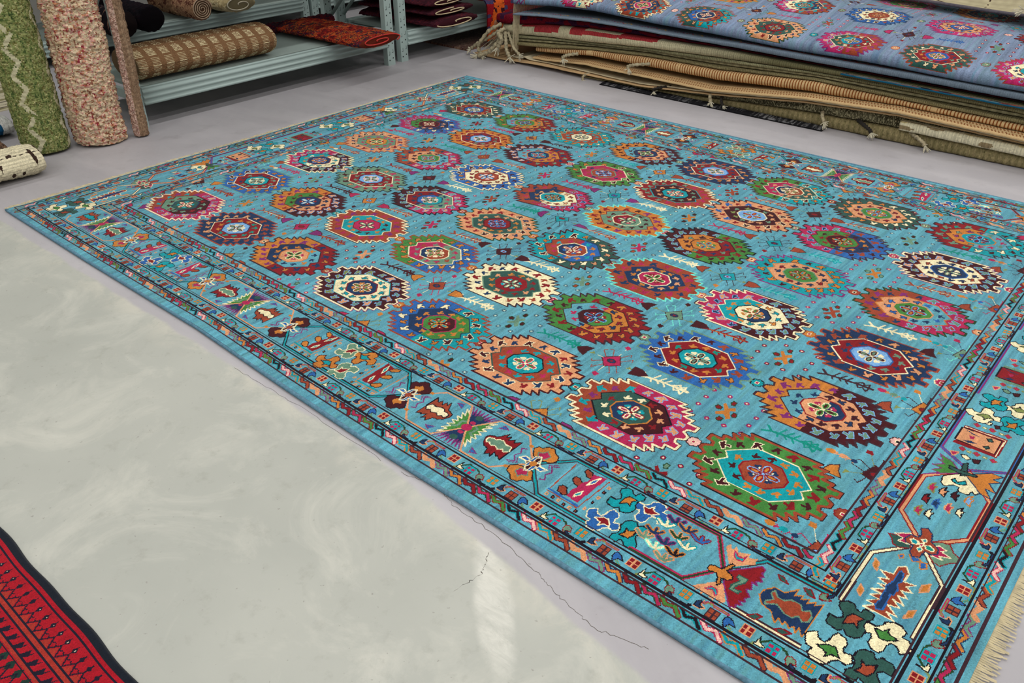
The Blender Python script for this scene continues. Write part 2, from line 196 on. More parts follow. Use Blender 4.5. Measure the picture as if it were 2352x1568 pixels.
def medallion(cv, cx, cy, spec, rnd, k=1.0, detail=True):
    oL, oR, ol, mL, mR, ml, iL, iR, il, fl, fa, xo, xm = spec
    T = lambda q: np.asarray(q) * k + (cx, cy)
    thick = 0.0042
    if ol.isupper():
        ol = ol.lower(); cv.stroke(T(OUT), 0.010 * k, 'k', True); cv.poly(T(OUT), oL); cv.stroke(T(OUT * (0.985, 0.98)), 0.0085 * k, ol, True)
    else:
        if ol == 'w': cv.stroke(T(OUT), 0.013 * k, rnd.choice('vhs'), True)
        cv.poly(T(OUT), oL)
        if oR != oL: cv.poly(T(OUT), oR, lambda X, Y: X > cx + xo * 1e-3 * k)
        cv.stroke(T(OUT), (thick + .0022) * k, ol, True)
    cv.poly(T(MID), mL)
    if mR != mL: cv.poly(T(MID), mR, lambda X, Y: X > cx + xm * 1e-3 * k)
    cv.stroke(T(MID), 0.0040 * k, ml, True)
    if detail:
        a1, a2 = contrast(oL, rnd), contrast(oL, rnd); b1, b2 = contrast(oR, rnd), contrast(oR, rnd)
        for n, (x, y) in enumerate(RO):
            left = x < xo; c0 = (oL if left else oR); c = (a1, a2)[n % 2] if left else (b1, b2)[n % 2]
            z = 'w' if (c in 'mkn' and c0 in 'gbtp' and n % 2 == 0) else ('l' if c0 in 'mc' else ('h' if c in 'opw' else c0))
            cv.motif('arrow', cx + x * 1e-3 * k, cy + y * 1e-3 * k, math.atan2(y * 1.3, x) + 0.5, 1, 1, dict(x=c, z=z), k=(0.95 if n % 2 else 1.18) * k, lw=(2.6 if z != c0 else .1) * k)
        d1, d2 = contrast(mL, rnd), contrast(mR, rnd); d3 = contrast(mL, rnd)
        for n, (x, y) in enumerate(RM):
            c0 = mL if x < xm else mR; c = (d1 if x < xm else d2) if n % 3 else d3
            if c == c0: c = 'w'
            cv.motif('arrow', cx + x * 1e-3 * k, cy + y * 1e-3 * k, math.atan2(y, x) + 2.6 * (n % 2), 1, 1, dict(x=c, z=('h' if c0 in 'wpo' else c0)), k=0.86 * k, lw=(2.4 if c0 in 'wpo' else .1) * k)
    cv.poly(T(INN), iL)
    if iR != iL: cv.poly(T(INN), iR, lambda X, Y: X > cx + 2e-3)
    cv.stroke(T(INN), 0.0048 * k, il, True)
    for dx, dy in ((1, 1), (-1, 1), (1, -1), (-1, -1)):
        for ex, ey in ((21, 24), (28, 19), (20, 17)):
            cv.disc(cx + dx * ex * 1e-3 * k, cy + dy * ey * 1e-3 * k, 0.0058 * k, fa)
        cv.disc(cx + dx * .019 * k, cy + dy * .017 * k, 0.003 * k, 'w')
    edge = {'m': 'w', 'r': 'l', 'w': 'r', 'c': 'w', 'g': 'w', 'n': 'l', 't': 'o', 'o': 'm', 'u': 'w', 's': 'm', 'b': 'm', 'p': 'm', 'd': 'w', 'l': 'n'}.get(fl, 'k')
    for c, g in ((edge, 1.0), (fl, 0.86)):
        e = 0.003 if g == 1.0 else 0
        for sx in (1, -1):
            cv.poly(np.array([(2, 3), (22, 11), (42, 9), (46, 0), (42, -9), (22, -11), (2, -3)]) * (sx * 1e-3 * k * (1.0 if g == 1 else .93), 1e-3 * k * (1.0 if g == 1 else .7)) + (cx, cy), c)
            cv.poly(np.array([(3, 2), (12, 18), (10, 35), (0, 40), (-10, 35), (-12, 18), (-3, 2)]) * (1e-3 * k * (1.0 if g == 1 else .7), sx * 1e-3 * k * (1.0 if g == 1 else .93)) + (cx, cy), c)
    ac = {'m': 's', 'r': 'o', 'w': 'c', 'c': 'g', 'g': 'm', 'n': 'r', 't': 'r', 'o': 't', 'u': 'g', 's': 'w', 'b': 'r', 'p': 'r'}.get(fl, 'w')
    for sx in (1, -1):
        cv.disc(cx + sx * .024 * k, cy, .011 * k, ac, .0042 * k); cv.disc(cx, cy + sx * .021 * k, .0042 * k, ac, .010 * k)
    cv.disc(cx, cy, 0.005 * k, edge)
# 48 medallions, row by row from the near long side: outerL outerR outline | midL midR outline | innerL innerR outline | flower, blossoms | split offsets
SPEC = [s.split() for s in '''
u c w s m k d d n w t -60 10;n n u r r w l l n m w 0 0;o r h n f h p p o g c 0 0;m m w w w t n n r u o 0 0;b t u n g n g m c o r 0 0;p p m u u d t t k c w 0 0;u c w d m k n d o w t -60 10;g g U t t w u u r r n 0 0
b b s r r w t t k m w 0 0;o m h g p r n n h l r 0 0;u u w t t w c c r s c 0 0;g b u c s w n u w u w 0 0;w w h d d s r r r s t 0 0;g r h f o m m g h n r -10 -5;b b s r r w t t k m w 0 0;o m h f p m p n r g c -10 -40
c m w t w k n n r r o -10 0;s s k r r w l l n m i 0 0;m c k r s w b t n m i 0 0;p p q d d s r r m n b 0 0;t d m u b n n u w w b 0 0;u u a n n u c c w g r 0 0;c m w t w w w n k u o -10 0;n n u r r w l l b m w 0 0
p p u s s u o o g g r 0 0;u c h p f u g g p r s 0 0;b b w w w r u u r l i 0 0;u c h n w h t t w o m 0 0;o o a s s r r s w s c 0 0;m g k o r m o o m t g -10 0;t t v p p o g g s o r 0 0;u c q p f o g g p r m -10 10
c b v g n h m m r w r 0 0;o o k r r w l l n m i 0 0;m r h f o h n n o r t 0 0;g g h c c w u u s n l 0 0;r u w m m t t t k w r 0 0;p p m m m h l l w r s 0 0;c b h g n m m g r o r 0 0;m m w w w u n n b s w 0 0
d d m r r w b b n m w 0 0;g r h f o h g g o n r 0 0;t t h u u o w w h m n 0 0;o m h f p u n n h g r 0 0;n n m r r w l l b m i 0 0;g t m c d w n u w u w 0 0;d d m p p o g g s r o 0 0;r t h o f h t t o n r 0 0
'''.replace('\n', ';').split(';') if s]
COLX = [0.003, -0.009, -0.006, 0.015, 0.02, -0.02, -0.02, 0.016]; ROWY = [0.011, 0.001, -0.019, -0.013, 0.023, -0.003]
def MC(i, j): return 0.40 * (i + COLX[i]), 0.3798 * (j + ROWY[j])
RX0, RX1, RY0, RY1 = -0.565, 3.405, -0.555, 2.430
FX0, FX1, FY0, FY1 = -0.205, 3.030, -0.171, 2.073       # the field inside all borders
SWAP = [dict(x='b', z='w', y='r'), dict(x='t', z='k', y='o')]
def rosette(cv, x, y, rnd, r=0.021):
    c, e = rnd.choice([('u', 'r'), ('t', 'k'), ('s', 'r'), ('o', 'u'), ('c', 'w'), ('p', 'u'), ('s', 'h'), ('i', 'h')])
    for n in range(8): cv.disc(x + r * .8 * math.cos(n * .785), y + r * .8 * math.sin(n * .785), r * .42, e)
    cv.disc(x, y, r * .95, e); 
    for n in range(8): cv.disc(x + r * .72 * math.cos(n * .785), y + r * .72 * math.sin(n * .785), r * .30, c)
    cv.disc(x, y, r * .78, c); cv.rect(x - .007, x + .007, y - .007, y + .007, 'w'); cv.rect(x - .0045, x + .0045, y - .0045, y + .0045, rnd.choice('crk'))
def dotflower(cv, x, y, rnd):
    cv.motif('bow', x, y, 0, 1, 1, dict(x=rnd.choice('roopucs'), u=rnd.choice('umrs')))
    dc = rnd.choice('vcmhv')
    for a in range(4):
        for b in range(4):
            if a in (0, 3) or b in (0, 3):
                px, py = x + (a - 1.5) * .054, y + (b - 1.5) * .046; cv.disc(px, py, .0085, dc); cv.disc(px, py, .0062, 'f' if dc == 'h' else 'c'); cv.disc(px, py, .003, 'w')
def crab(cv, x, y, rnd, a=0.0):
    c1, c2 = rnd.choice([('o', 'y'), ('t', 'h'), ('m', 'm'), ('u', 'c'), ('s', 'a'), ('o', 'h'), ('c', 'u')])
    cv.motif('crab', x, y, a, 1, 1, dict(x=c1, z='h', q=c2, c=rnd.choice('cvmou'), m='h', r=rnd.choice('rcmo'), w=rnd.choice('wwyn')))
    cv.disc(x, y, .016, 'h', .012); cv.disc(x, y, .013, rnd.choice('bornl'), .009); cv.disc(x, y, .005, 'r')
ZC = [('u', 'h'), ('p', 'p'), ('s', 'v'), ('o', 'n'), ('r', 'h'), ('c', 'q'), ('g', 'r'), ('k', 't'), ('i', 'c'), ('t', 'o')]
def zigstrip(cv, name, along, base, start, n0, n1, pitch, vertical=False):
    for n in range(n0, n1):
        c, e = ZC[n % 10] if not vertical else ZC[(9 - n) % 10]
        px = start + n * pitch
        for it in MOT[name]:
            q = np.asarray(it[2], float).reshape(-1, 2) * 1e-3
            q = q + ((px, base) if not vertical else (base, px))
            cv.stroke(q, .0130, e); cv.stroke(q, .0076, c)
def dots4(cv, x, y, c, e, r=.0068, s=.0046):
    if e:
        cv.rect(x - r - s - .003, x + r + s + .003, y - r - s - .003, y + r + s + .003, e) if e == 't' else None
    for dx in (-1, 1):
        for dy in (-1, 1):
            px, py = x + dx * r, y + dy * r
            if e and e != 't': cv.rect(px - s - .0024, px + s + .0024, py - s - .0024, py + s + .0024, e)
            cv.rect(px - s, px + s, py - s, py + s, c)
def strip(cv, ox, oy, pitch, n0, n1):
    for n in range(n0, n1):
        x = ox + n * pitch; kx = pitch / .287
        cv.motif('strip', x, oy, kx=kx, lw=2.6)
        dots4(cv, x, oy + .004, 'o', 't'); dots4(cv, x + .0735 * kx, oy - .006, 'u', 'h'); dots4(cv, x + .149 * kx, oy + .004, 'r', 'p'); dots4(cv, x + .2125 * kx, oy - .005, 'c', 't')
def stripv(cv, oxx, oyy, pitch, n0, n1, mirx=1):
    """the same small border turned for the short sides"""
    for n in range(n0, n1):
        y = oyy + n * pitch
        for it in MOT['strip']:
            q = np.asarray(it[2], float).reshape(-1, 2) * 1e-3
            q = np.stack([oxx - mirx * q[:, 1], y + q[:, 0] * pitch / .287], 1)
            if len(it) > 3: cv.stroke(q, it[1] * 1e-3, it[0])
            else: cv.poly(q, it[0]); cv.stroke(q, .0026, it[1], True)
        for dx, c, e in ((0, 'o', 't'), (.0735, 'u', 'h'), (.149, 'r', 'p'), (.2125, 'c', 't')): dots4(cv, oxx + mirx * .003, y + dx * pitch / .287, c, e)
def dline(cv, pts, w=.0052, c='k'): cv.stroke(np.array(pts), w, c)
def cline(cv, pts, c, e='h', w=.007):
    cv.stroke(np.array(pts), w + .007, e); cv.stroke(np.array(pts), w, c)
def crosses(cv, x, y, A, B, k=1.0, ang=0.0):
    for dx, dy, cm, a in ((-.038, -.046, A, 2.2), (.036, .042, A, -.9), (-.034, .042, B, math.pi), (.040, -.046, B, 0.0)):
        cv.motif('cross', x + dx * k, y + dy * k, a + ang, 1, 1, cm, k=k)
def serr(cv, c, P, Q, col, edge, n=7, notch=.22):
    c, P, Q = (np.array(v, float) for v in (c, P, Q)); pts = [c, P]
    for i in range(1, n):
        b = P + (Q - P) * i / n; pts.append(P + (Q - P) * (i - .45) / n + (c - P - (Q - P) * (i - .45) / n) * notch); pts.append(b)
    pts.append(P + (Q - P) * (n - .45) / n + (c - P - (Q - P) * (n - .45) / n) * notch); pts.append(Q)
    cv.poly(pts, col)
    if edge: cv.stroke(np.array(pts[1:]), .0035, edge)
def butterfly(cv, x, y, hw=.058, hh=.080):
    for sx in (-1, 1):
        serr(cv, (x, y), (x + sx * hw, y + hh), (x + sx * hw * .95, y - hh), 'g', 'w', 8, .3)
        cv.stroke(np.array([(x + sx * .018, y + .018), (x + sx * .030, y + .012), (x + sx * .026, y - .012), (x + sx * .040, y - .018)]), .007, 's'); 
        serr(cv, (x, y), (x - hw * .85, y + sx * hh * .98), (x + hw * .85, y + sx * hh * .98), 'n', 'v', 7, .35)
        cv.disc(x, y + sx * .05, .012, 'd', .01)
    for sx in (-1, 1):
        for sy in (-1, 1): cv.stroke(np.array([(x, y), (x + sx * hw, y + sy * hh)]), .0055, 'p')
    cv.disc(x, y, .017, 'c', .014); cv.disc(x, y + .024, .009, 'c', .007); cv.disc(x, y - .024, .009, 'c', .007)
def longborder(cv, Y, sy):
    """main border of a long side; Y centre line, sy=+1 near side, -1 mirrored far side"""
    FL = [(.166, 0), (.730, 0), (1.240, 1), (1.836, 1), (2.322, 0)]
    H = .080
    def hexa(x0, x1, col, e='h'):
        for s in (1, -1): cline(cv, [(x0, Y), (x0 + .083, Y + s * H), (x1 - .083, Y + s * H), (x1, Y)], col, e, .0055)
    hexa(.166, .730, 't'); hexa(1.240, 1.836, 't', 'k')
    for b, (xa, xb) in ((-.086, (-.335, .166)), (.982, (.730, 1.240)), (2.078, (1.836, 2.322))):
        for s in (1, -1):
            cline(cv, [(xa, Y), (xa + .083, Y + s * H), (b - .058, Y + s * H), (b, Y)], 'p', 'f', .0055); cline(cv, [(b, Y), (b + .058, Y + s * H), (xb - .083, Y + s * H), (xb, Y)], 'p', 'f', .0055)
        butterfly(cv, b, Y)
        for dx in (-.128, .130):
            lc = {-1: dict(r='u', s='w', w='k'), 1: {}}[1 if (dx > 0) == (b in (-.086, 2.078)) else -1]
            if b < 0 and dx < 0: lc = dict(r='u', s='t', w='k')
            cv.motif('leaf', b + dx * (1 if b > 0 else .95), Y, 0, 1 if dx > 0 else -1, sy, lc, k=.95)
            for s in (1, -1): cv.poly([(b + dx * .55, Y + s * .05), (b + dx * .8, Y + s * .062), (b + dx * .62, Y + s * .072)], 'v'); cv.poly([(b + dx * .57, Y + s * .055), (b + dx * .74, Y + s * .062), (b + dx * .63, Y + s * .068)], 'b'); cv.disc(b + dx * 1.5, Y + s * .05, .008, 'o', .005)
    for x, cr, cb in ((.447, 'c', 0), (1.546, 'r', 1)):
        crosses(cv, x, Y, SWAP[0] if cb == 0 else dict(x='o', z='m', y='t'), SWAP[1] if cb == 0 else dict(x='s', z='w', y='r'))
        for mx in (1, -1): cv.motif('comb', x, Y, 0, mx, sy, dict(c=cr, u=('u' if cb == 0 else 'o'), b=('b' if cb == 0 else 't')), k=1.0)
    cline(cv, [(2.322, Y), (2.405, Y + H), (2.56, Y + H)], 't', 'h', .0055); cline(cv, [(2.322, Y), (2.405, Y - H), (2.56, Y - H)], 't', 'h', .0055)
    crosses(cv, 2.625, Y, SWAP[0], SWAP[1]); cv.motif('comb', 2.625, Y, 0, 1, sy)
    for s in (1, -1): cline(cv, [(2.69, Y + s * H), (2.83, Y + s * H), (2.888, Y)], 'q', 'c', .0055); cline(cv, [(2.888, Y), (2.955, Y + s * H), (3.13, Y + s * H)], 't' if s * sy > 0 else 'w', 'h', .0060)
    E = [(.027, .028, 'n', 'v'), (.012, .005, 'w', 't'), (.062, .021, 'n', 'o'), (.004, -.030, 'n', 'o'), (.058, -.010, 'q', 'p'), (.103, .012, 'b', 'r'), (-.008, -.055, 's', 'p'), (.042, -.043, 'n', 'v'), (.088, -.025, 'w', 't'), (.03, -.068, 'w', 'a'), (.078, -.058, 'k', 'o'), (.066, -.085, 's', 'p')]
    for dx, dy, c, e in E:
        for it in MOT['ecomb']:
            q = np.asarray(it[2], float).reshape(-1, 2) * 1e-3; q[:, 1] *= sy; q = q + (2.700 + dx, Y + sy * (dy + .03))
            cv.stroke(q, .0125, e)
        for it in MOT['ecomb']:
            q = np.asarray(it[2], float).reshape(-1, 2) * 1e-3; q[:, 1] *= sy; q = q + (2.700 + dx, Y + sy * (dy + .03)); cv.stroke(q, .0065, c)
    cv.motif('bfly2', 2.888, Y - .010 * sy, 0, 1, sy); cv.motif('fish', 3.03, Y, 0, 1, sy)
    for x, kd in FL:
        cm = dict(o='m', c='o', s='m') if kd else {}
        for a in (0, math.pi): cv.motif('flower', x, Y, a, 1, sy, cm)
        cv.disc(x, Y, .010, 'o' if not kd else 'u')
def shortborder(cv, X, sx):
    """main border of a short side; sx=+1 right end, -1 left end"""
    yc = 0.5 * (RY0 + RY1); H = .080
    for s in (1, -1):
        def Y(y): return yc + s * (y - yc)
        for d in (1, -1):
            cline(cv, [(X + d * H * .97, Y(-.262)), (X + d * H, Y(-.085)), (X, Y(.016))], 'w', 'h', .0066)
            cline(cv, [(X, Y(.016)), (X + d * H, Y(.107)), (X + d * H, Y(.275)), (X, Y(.372))], 'p', 'r', .0075)
            cline(cv, [(X, Y(.372)), (X + d * .087, Y(.43)), (X + d * .087, Y(.64))], 'b', 'v', .0045)
            cline(cv, [(X + d * .087, Y(.76)), (X + d * .087, Y(yc))], 'b', 'v', .0045)
        cv.motif('rleaf', X, Y(-.18), 0, sx, s, {}, k=1.0)
        cv.motif('rflower', X, Y(.016), 0, sx, s, {}); cv.motif('rtracks', X, Y(.253), 0, sx, s, {}); cv.motif('rbfly', X, Y(.383), 0, sx, s, {})
        cv.motif('rpanel', X, Y(.560), 0, sx, s, {})
        crosses(cv, X, Y(.700), dict(x='w', z='k', y='y'), dict(x='t', z='k', y='o'), ang=.2)
        crosses(cv, X - .004 * sx, Y(-.342), dict(x='w', z='k', y='g'), dict(x='d', z='k', y='u'), 1.08, ang=.0)
    cv.motif('rpanel', X, yc + .02, 0, sx, 1, dict(x='r', r='s', n='n', w='s'))
def paint_rug(cv, ground='f'):
    rnd = random.Random(5)
    cv.a[:] = KI[ground]
    for j in range(6):
        for i in range(7):
            x, y = MC(i, j); x2, y2 = MC(i + 1, j); rosette(cv, (x + x2) / 2, (y + y2) / 2, rnd, .019)
    for j in range(5):
        for i in range(8):
            x, y = MC(i, j); x2, y2 = MC(i, j + 1)
            c = rnd.choice(['r', 'u', 't', 'r', 'c', 'w', 'h', 'm', 'e', 'u']); cv.motif('tree', (x + x2) / 2, (y + y2) / 2, 0, 1, 1, dict(x=c), k=1.0)
            if c in 'tru':
                cv.stroke(np.array([((x + x2) / 2 - .06, (y + y2) / 2 - .003), ((x + x2) / 2 + .068, (y + y2) / 2 + .006)]), .003, {'t': 'a', 'r': 'o', 'u': 'w'}[c])
    for j in range(-1, 6):
        for i in range(7):
            xa, _ = MC(i, 0); xb, _ = MC(i + 1, 0)
            x = (xa + xb) / 2
            y = (MC(0, j)[1] + MC(0, j + 1)[1]) / 2 if 0 <= j < 5 else (-.178 if j < 0 else FY1 + .005)
            if i % 2: crab(cv, x, y, rnd)
            else: dotflower(cv, x, y, rnd)
    for s, X in ((1, FX1 + .006), (-1, FX0 - .006)):
        for j in range(-1, 6):
            y = (MC(0, j)[1] + MC(0, j + 1)[1]) / 2 if 0 <= j < 5 else (FY0 if j < 0 else FY1)
            crab(cv, X - s * .005, y, rnd, .5)
            cv.motif('tree', X - s * .105, y + .022 * s, math.radians(172 if s > 0 else -8), 1, 1, dict(x=rnd.choice('opc')), k=.42); cv.disc(X - s * .135, y + .022 * s, .013, rnd.choice('wcop'), .010); cv.disc(X - s * .1, y + .022 * s, .012, rnd.choice('opts'), .009); cv.disc(X - s * .07, y + .02 * s, .009, rnd.choice('tnb'), .008)
            if j >= 0: rosette(cv, X - s * .012, MC(0, j)[1] - .01, rnd, .019)
    n = 0
    for j in range(6):
        for i in range(8):
            sp = SPEC[n]; n += 1; x, y = MC(i, j)
            medallion(cv, x, y, [*sp[:11], float(sp[11]), float(sp[12])], rnd)
    # borders: ground back over anything that ran past the field, then lines and repeats
    for r in ((RX0, RX1, RY0 - .02, FY0), (RX0, RX1, FY1, RY1), (RX0, FX0, RY0, RY1), (FX1, RX1, RY0, RY1)): cv.rect(*r, ground)
    Lb = [-.171, -.210, -.257, -.437, -.484, -.522]; Lt = [FY1 + (FY0 - v) * .93 for v in Lb]
    Lr = [3.030, 3.067, 3.115, 3.296, 3.345, 3.386]; Ll = [-.205 - (v - 3.030) * .98 for v in Lr]
    zigstrip(cv, 'zig', 0, -.190, 2.2385 - 52e-3 * 50, 2, 66, .0522)
    zigstrip(cv, 'zig', 0, -.5025, 2.0395 - 50e-3 * 50, -2, 78, .0502)
    strip(cv, 2.067 - 10 * .290, -.2335, .290, 2, 14); strip(cv, 1.997 - 10 * .288, -.4605, .288, 1, 15)
    yt1, yt2, yt3, yt4 = (Lt[0] + Lt[1]) / 2, (Lt[4] + Lt[5]) / 2, (Lt[1] + Lt[2]) / 2, (Lt[3] + Lt[4]) / 2
    zigstrip(cv, 'zig', 0, yt1, -.36, 2, 66, .0522); zigstrip(cv, 'zig', 0, yt2, -.46, -2, 78, .0502)
    strip(cv, -.83, yt3, .290, 2, 14); strip(cv, -.88, yt4, .288, 1, 15)
    longborder(cv, -.345, 1); longborder(cv, (Lt[2] + Lt[3]) / 2, -1)
    for L, sx in ((Lr, 1), (Ll, -1)):
        a, b = min(L), max(L)
        lo, hi = sorted((L[0], L[5])); cv.rect(lo, hi, Lb[1], Lt[1], ground)
        lo, hi = sorted((L[2], L[3])); cv.rect(lo, hi, Lb[3], Lt[3], ground)
        lo, hi = sorted((L[3], RX1 if sx > 0 else RX0)); cv.rect(lo, hi, RY0, RY1, ground)
        zigstrip(cv, 'zag', 0, (L[0] + L[1]) / 2 + .002, -.20, 0, 46, .0505, True); zigstrip(cv, 'zag', 0, (L[4] + L[5]) / 2 - .002, -.50, 0, 58, .0502, True)
        stripv(cv, (L[1] + L[2]) / 2, -.245, .287, 0, 8, sx); stripv(cv, (L[3] + L[4]) / 2, -.50, .287, 0, 10, sx)
        shortborder(cv, (L[2] + L[3]) / 2, sx)
    for n in range(6):
        q = [(Ll[n], Lb[n]), (Lr[n], Lb[n]), (Lr[n], Lt[n]), (Ll[n], Lt[n])]
        cv.stroke(np.array(q), .0056, 'k' if n not in (0, 5) else 'h', True)
        if n in (2, 3, 4):
            d = .0085 * (1 if n != 4 else -1); q2 = [(Ll[n] + d, Lb[n] + d), (Lr[n] - d, Lb[n] + d), (Lr[n] - d, Lt[n] - d), (Ll[n] + d, Lt[n] - d)]
            cv.stroke(np.array(q2), .0027, 'h', True)
def pal_lin(over={}):
    return np.array([s2l(over.get(k, PAL[k])) * ALB for k in KEYS])
def knot_colors(cv, over={}, streak=1.0):
    P = pal_lin(over); col = P[cv.a].astype(np.float32)
    n, m = cv.a.shape
    st = smooth_noise(n, m, 5, 70) * .55 + smooth_noise(n, m, 2, 34) * .45        # dye streaks along the wefts
    big = smooth_noise(n, m, 90, 200)
    g = (cv.a == KI['f'])
    amp = np.where(g, .40, .24) * streak
    v = 1 + amp * st + np.where(g, .07, .03) * big + RNG.normal(0, .12, (n, m))
    col *= np.clip(v, .45, 1.7)[..., None]
    gs = (np.clip(smooth_noise(n, m, 4, 50), 0, 1) * g * streak)[..., None]
    col = col * (1 - .35 * gs) + np.array(s2l((106, 168, 162)) * ALB) * .35 * gs      # greener hanks of wool
    gs = (np.clip(smooth_noise(n, m, 4, 60) - .25, 0, 1) * g * streak)[..., None]
    return col * (1 - .5 * gs) + np.array(s2l((58, 120, 158)) * ALB) * .5 * gs
# ------------------------------------------------------------------ the hall (structure)
def struct(o): o['kind'] = 'structure'; return o
def floor_material():
    m = bpy.data.materials.new('concrete'); m.use_nodes = True; nt = m.node_tree; N = nt.nodes; b = N['Principled BSDF']; L = nt.links.new
    g = N.new('ShaderNodeNewGeometry'); P = g.outputs['Position']
    def noise(scale, detail=4, rough=.55, vec=P, dist=0.0):
        n = N.new('ShaderNodeTexNoise'); n.inputs['Scale'].default_value = scale; n.inputs['Detail'].default_value = detail
        n.inputs['Roughness'].default_value = rough; n.inputs['Distortion'].default_value = dist; L(vec, n.inputs['Vector']); return n.outputs['Fac']
    def mr(v, a, b_, c, d, smooth=False):
        n = N.new('ShaderNodeMapRange'); n.interpolation_type = 'SMOOTHSTEP' if smooth else 'LINEAR'
        for k, x in zip(('From Min', 'From Max', 'To Min', 'To Max'), (a, b_, c, d)): n.inputs[k].default_value = x
        L(v, n.inputs['Value']); return n.outputs[0]
    def math_(op, a, b_=None):
        n = N.new('ShaderNodeMath'); n.operation = op
        for k, x in enumerate((a, b_)):
            if x is None: continue
            if isinstance(x, (int, float)): n.inputs[k].default_value = x
            else: L(x, n.inputs[k])
        return n.outputs[0]
    def mix(f, a, b_):
        n = N.new('ShaderNodeMix'); n.data_type = 'RGBA'
        if isinstance(f, float): n.inputs['Factor'].default_value = f
        else: L(f, n.inputs['Factor'])
        for k, x in (('A', a), ('B', b_)):
            s_ = [i for i in n.inputs if i.name == k and i.type == 'RGBA'][0]
            if isinstance(x, tuple): s_.default_value = (*lin(x), 1)
            else: L(x, s_)
        return [o for o in n.outputs if o.type == 'RGBA'][0]
    st = N.new('ShaderNodeVectorMath'); st.operation = 'MULTIPLY'; L(P, st.inputs[0]); st.inputs[1].default_value = (0.5, 1.6, 1)
    base = mix(mr(noise(.7, 3), .3, .7, 0, 1), (172, 168, 172), (192, 188, 192))
    base = mix(mr(noise(2.2, 6, .65, st.outputs[0], .6), .45, .75, 0, .55), base, (208, 204, 206))
    base = mix(mr(noise(9, 5), .58, .75, 0, .35), base, (150, 144, 146))
    # the newer greenish screed poured along the near side, its edge running parallel to the rug
    sep = N.new('ShaderNodeSeparateXYZ'); L(P, sep.inputs[0])
    bend = math_('ADD', mr(sep.outputs['X'], 2.0, 3.1, 0, -.13), math_('MULTIPLY', math_('SUBTRACT', noise(3.2, 5, .6), .5), .05))
    edge = math_('SUBTRACT', math_('ADD', -.598, bend), sep.outputs['Y'])
    pm = mr(edge, -.006, .012, 0, 1, True)
    pc = mix(mr(noise(1.1, 4), .35, .7, 0, 1), (176, 178, 170), (192, 193, 184))
    pc = mix(mr(noise(3.4, 7, .7, P, .8), .50, .72, 0, .75), pc, (212, 211, 200))
    pc = mix(mr(noise(14, 6, .7), .56, .70, 0, .40), pc, (158, 158, 148))
    lip = math_('MULTIPLY', mr(edge, 0.0, .10, 1, 0), mr(noise(6, 6, .7, P, .5), .46, .62, 0, .7))
    pc = mix(lip, pc, (216, 212, 198))
    # rough white crack patch beside the rug, the floor glint painted into its colour
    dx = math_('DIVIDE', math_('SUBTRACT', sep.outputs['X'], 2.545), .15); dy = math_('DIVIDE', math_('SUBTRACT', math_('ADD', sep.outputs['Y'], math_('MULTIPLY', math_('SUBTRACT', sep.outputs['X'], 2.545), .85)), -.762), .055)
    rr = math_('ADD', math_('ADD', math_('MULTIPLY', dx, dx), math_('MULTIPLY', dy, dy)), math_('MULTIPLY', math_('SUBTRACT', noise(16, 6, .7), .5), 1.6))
    crack_glint = math_('MULTIPLY', mr(rr, .3, 1.5, .7, 0, True), mr(noise(22, 6, .75, st.outputs[0], .6), .34, .60, .25, 1))
    pc = mix(crack_glint, pc, (234, 232, 222))
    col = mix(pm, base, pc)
    spk = mr(noise(70, 2), .70, .76, 0, .45); col = mix(spk, col, (126, 120, 112))
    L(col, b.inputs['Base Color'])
    L(mr(noise(5, 5), .3, .7, .38, .60), b.inputs['Roughness']); b.inputs['Specular IOR Level'].default_value = .36
    bp = N.new('ShaderNodeBump'); bp.inputs['Strength'].default_value = .22; bp.inputs['Distance'].default_value = .004
    L(math_('ADD', math_('ADD', noise(26, 7, .65), math_('MULTIPLY', crack_glint, .6)), math_('MULTIPLY', pm, .5)), bp.inputs['Height']); L(bp.outputs['Normal'], b.inputs['Normal'])
    return m
wall_m = mat('wall_paint', (206, 204, 198), .85, var=.04, vscale=2); ceil_m = mat('ceiling_panel', (225, 226, 224), .9, var=.03, vscale=3)
X0, X1, Y0_, Y1_, ZH = -4.6, 8.0, -6.0, 8.0, 4.4
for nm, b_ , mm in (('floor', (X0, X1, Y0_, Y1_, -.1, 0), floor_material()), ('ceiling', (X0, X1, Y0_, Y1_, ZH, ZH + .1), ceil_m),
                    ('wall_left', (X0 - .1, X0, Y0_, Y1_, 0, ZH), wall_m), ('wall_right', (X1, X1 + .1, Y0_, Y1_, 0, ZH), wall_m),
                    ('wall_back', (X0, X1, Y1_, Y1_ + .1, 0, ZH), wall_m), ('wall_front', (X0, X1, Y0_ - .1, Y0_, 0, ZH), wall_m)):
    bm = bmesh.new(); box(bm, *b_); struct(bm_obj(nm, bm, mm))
# hairline cracks in the screed, thin flat slivers lying in the floor surface
crack_m = mat('crack', (104, 96, 88), .95)
def crack(pts, wd):
    me = bpy.data.meshes.new('trim_1'); p = []; r = random.Random(len(pts))
    for a, b_ in zip(pts[:-1], pts[1:]):
        for k in range(14):
            t = k / 14; p.append((a[0] + (b_[0] - a[0]) * t + r.uniform(-.0035, .0035), a[1] + (b_[1] - a[1]) * t + r.uniform(-.0035, .0035)))
    P = np.array([[(x, y - wd * (.4 + .6 * r.random()), .0004), (x, y + wd * (.4 + .6 * r.random()), .0004)] for x, y in p])
    me = grid_mesh('crack', P, flip=True); return me
for n, (pts, wd) in enumerate([([(2.07, -.60), (2.175, -.575), (2.267, -.60), (2.412, -.605), (2.564, -.632), (2.65, -.655), (2.753, -.675), (2.885, -.64)], .0008),
                               ([(2.44, -.66), (2.47, -.72), (2.455, -.80)], .0011), ([(1.30, -.60), (1.62, -.592), (2.02, -.60)], .0006)]):
    struct(link('trim_%d' % (n + 1), crack(pts, wd), crack_m))

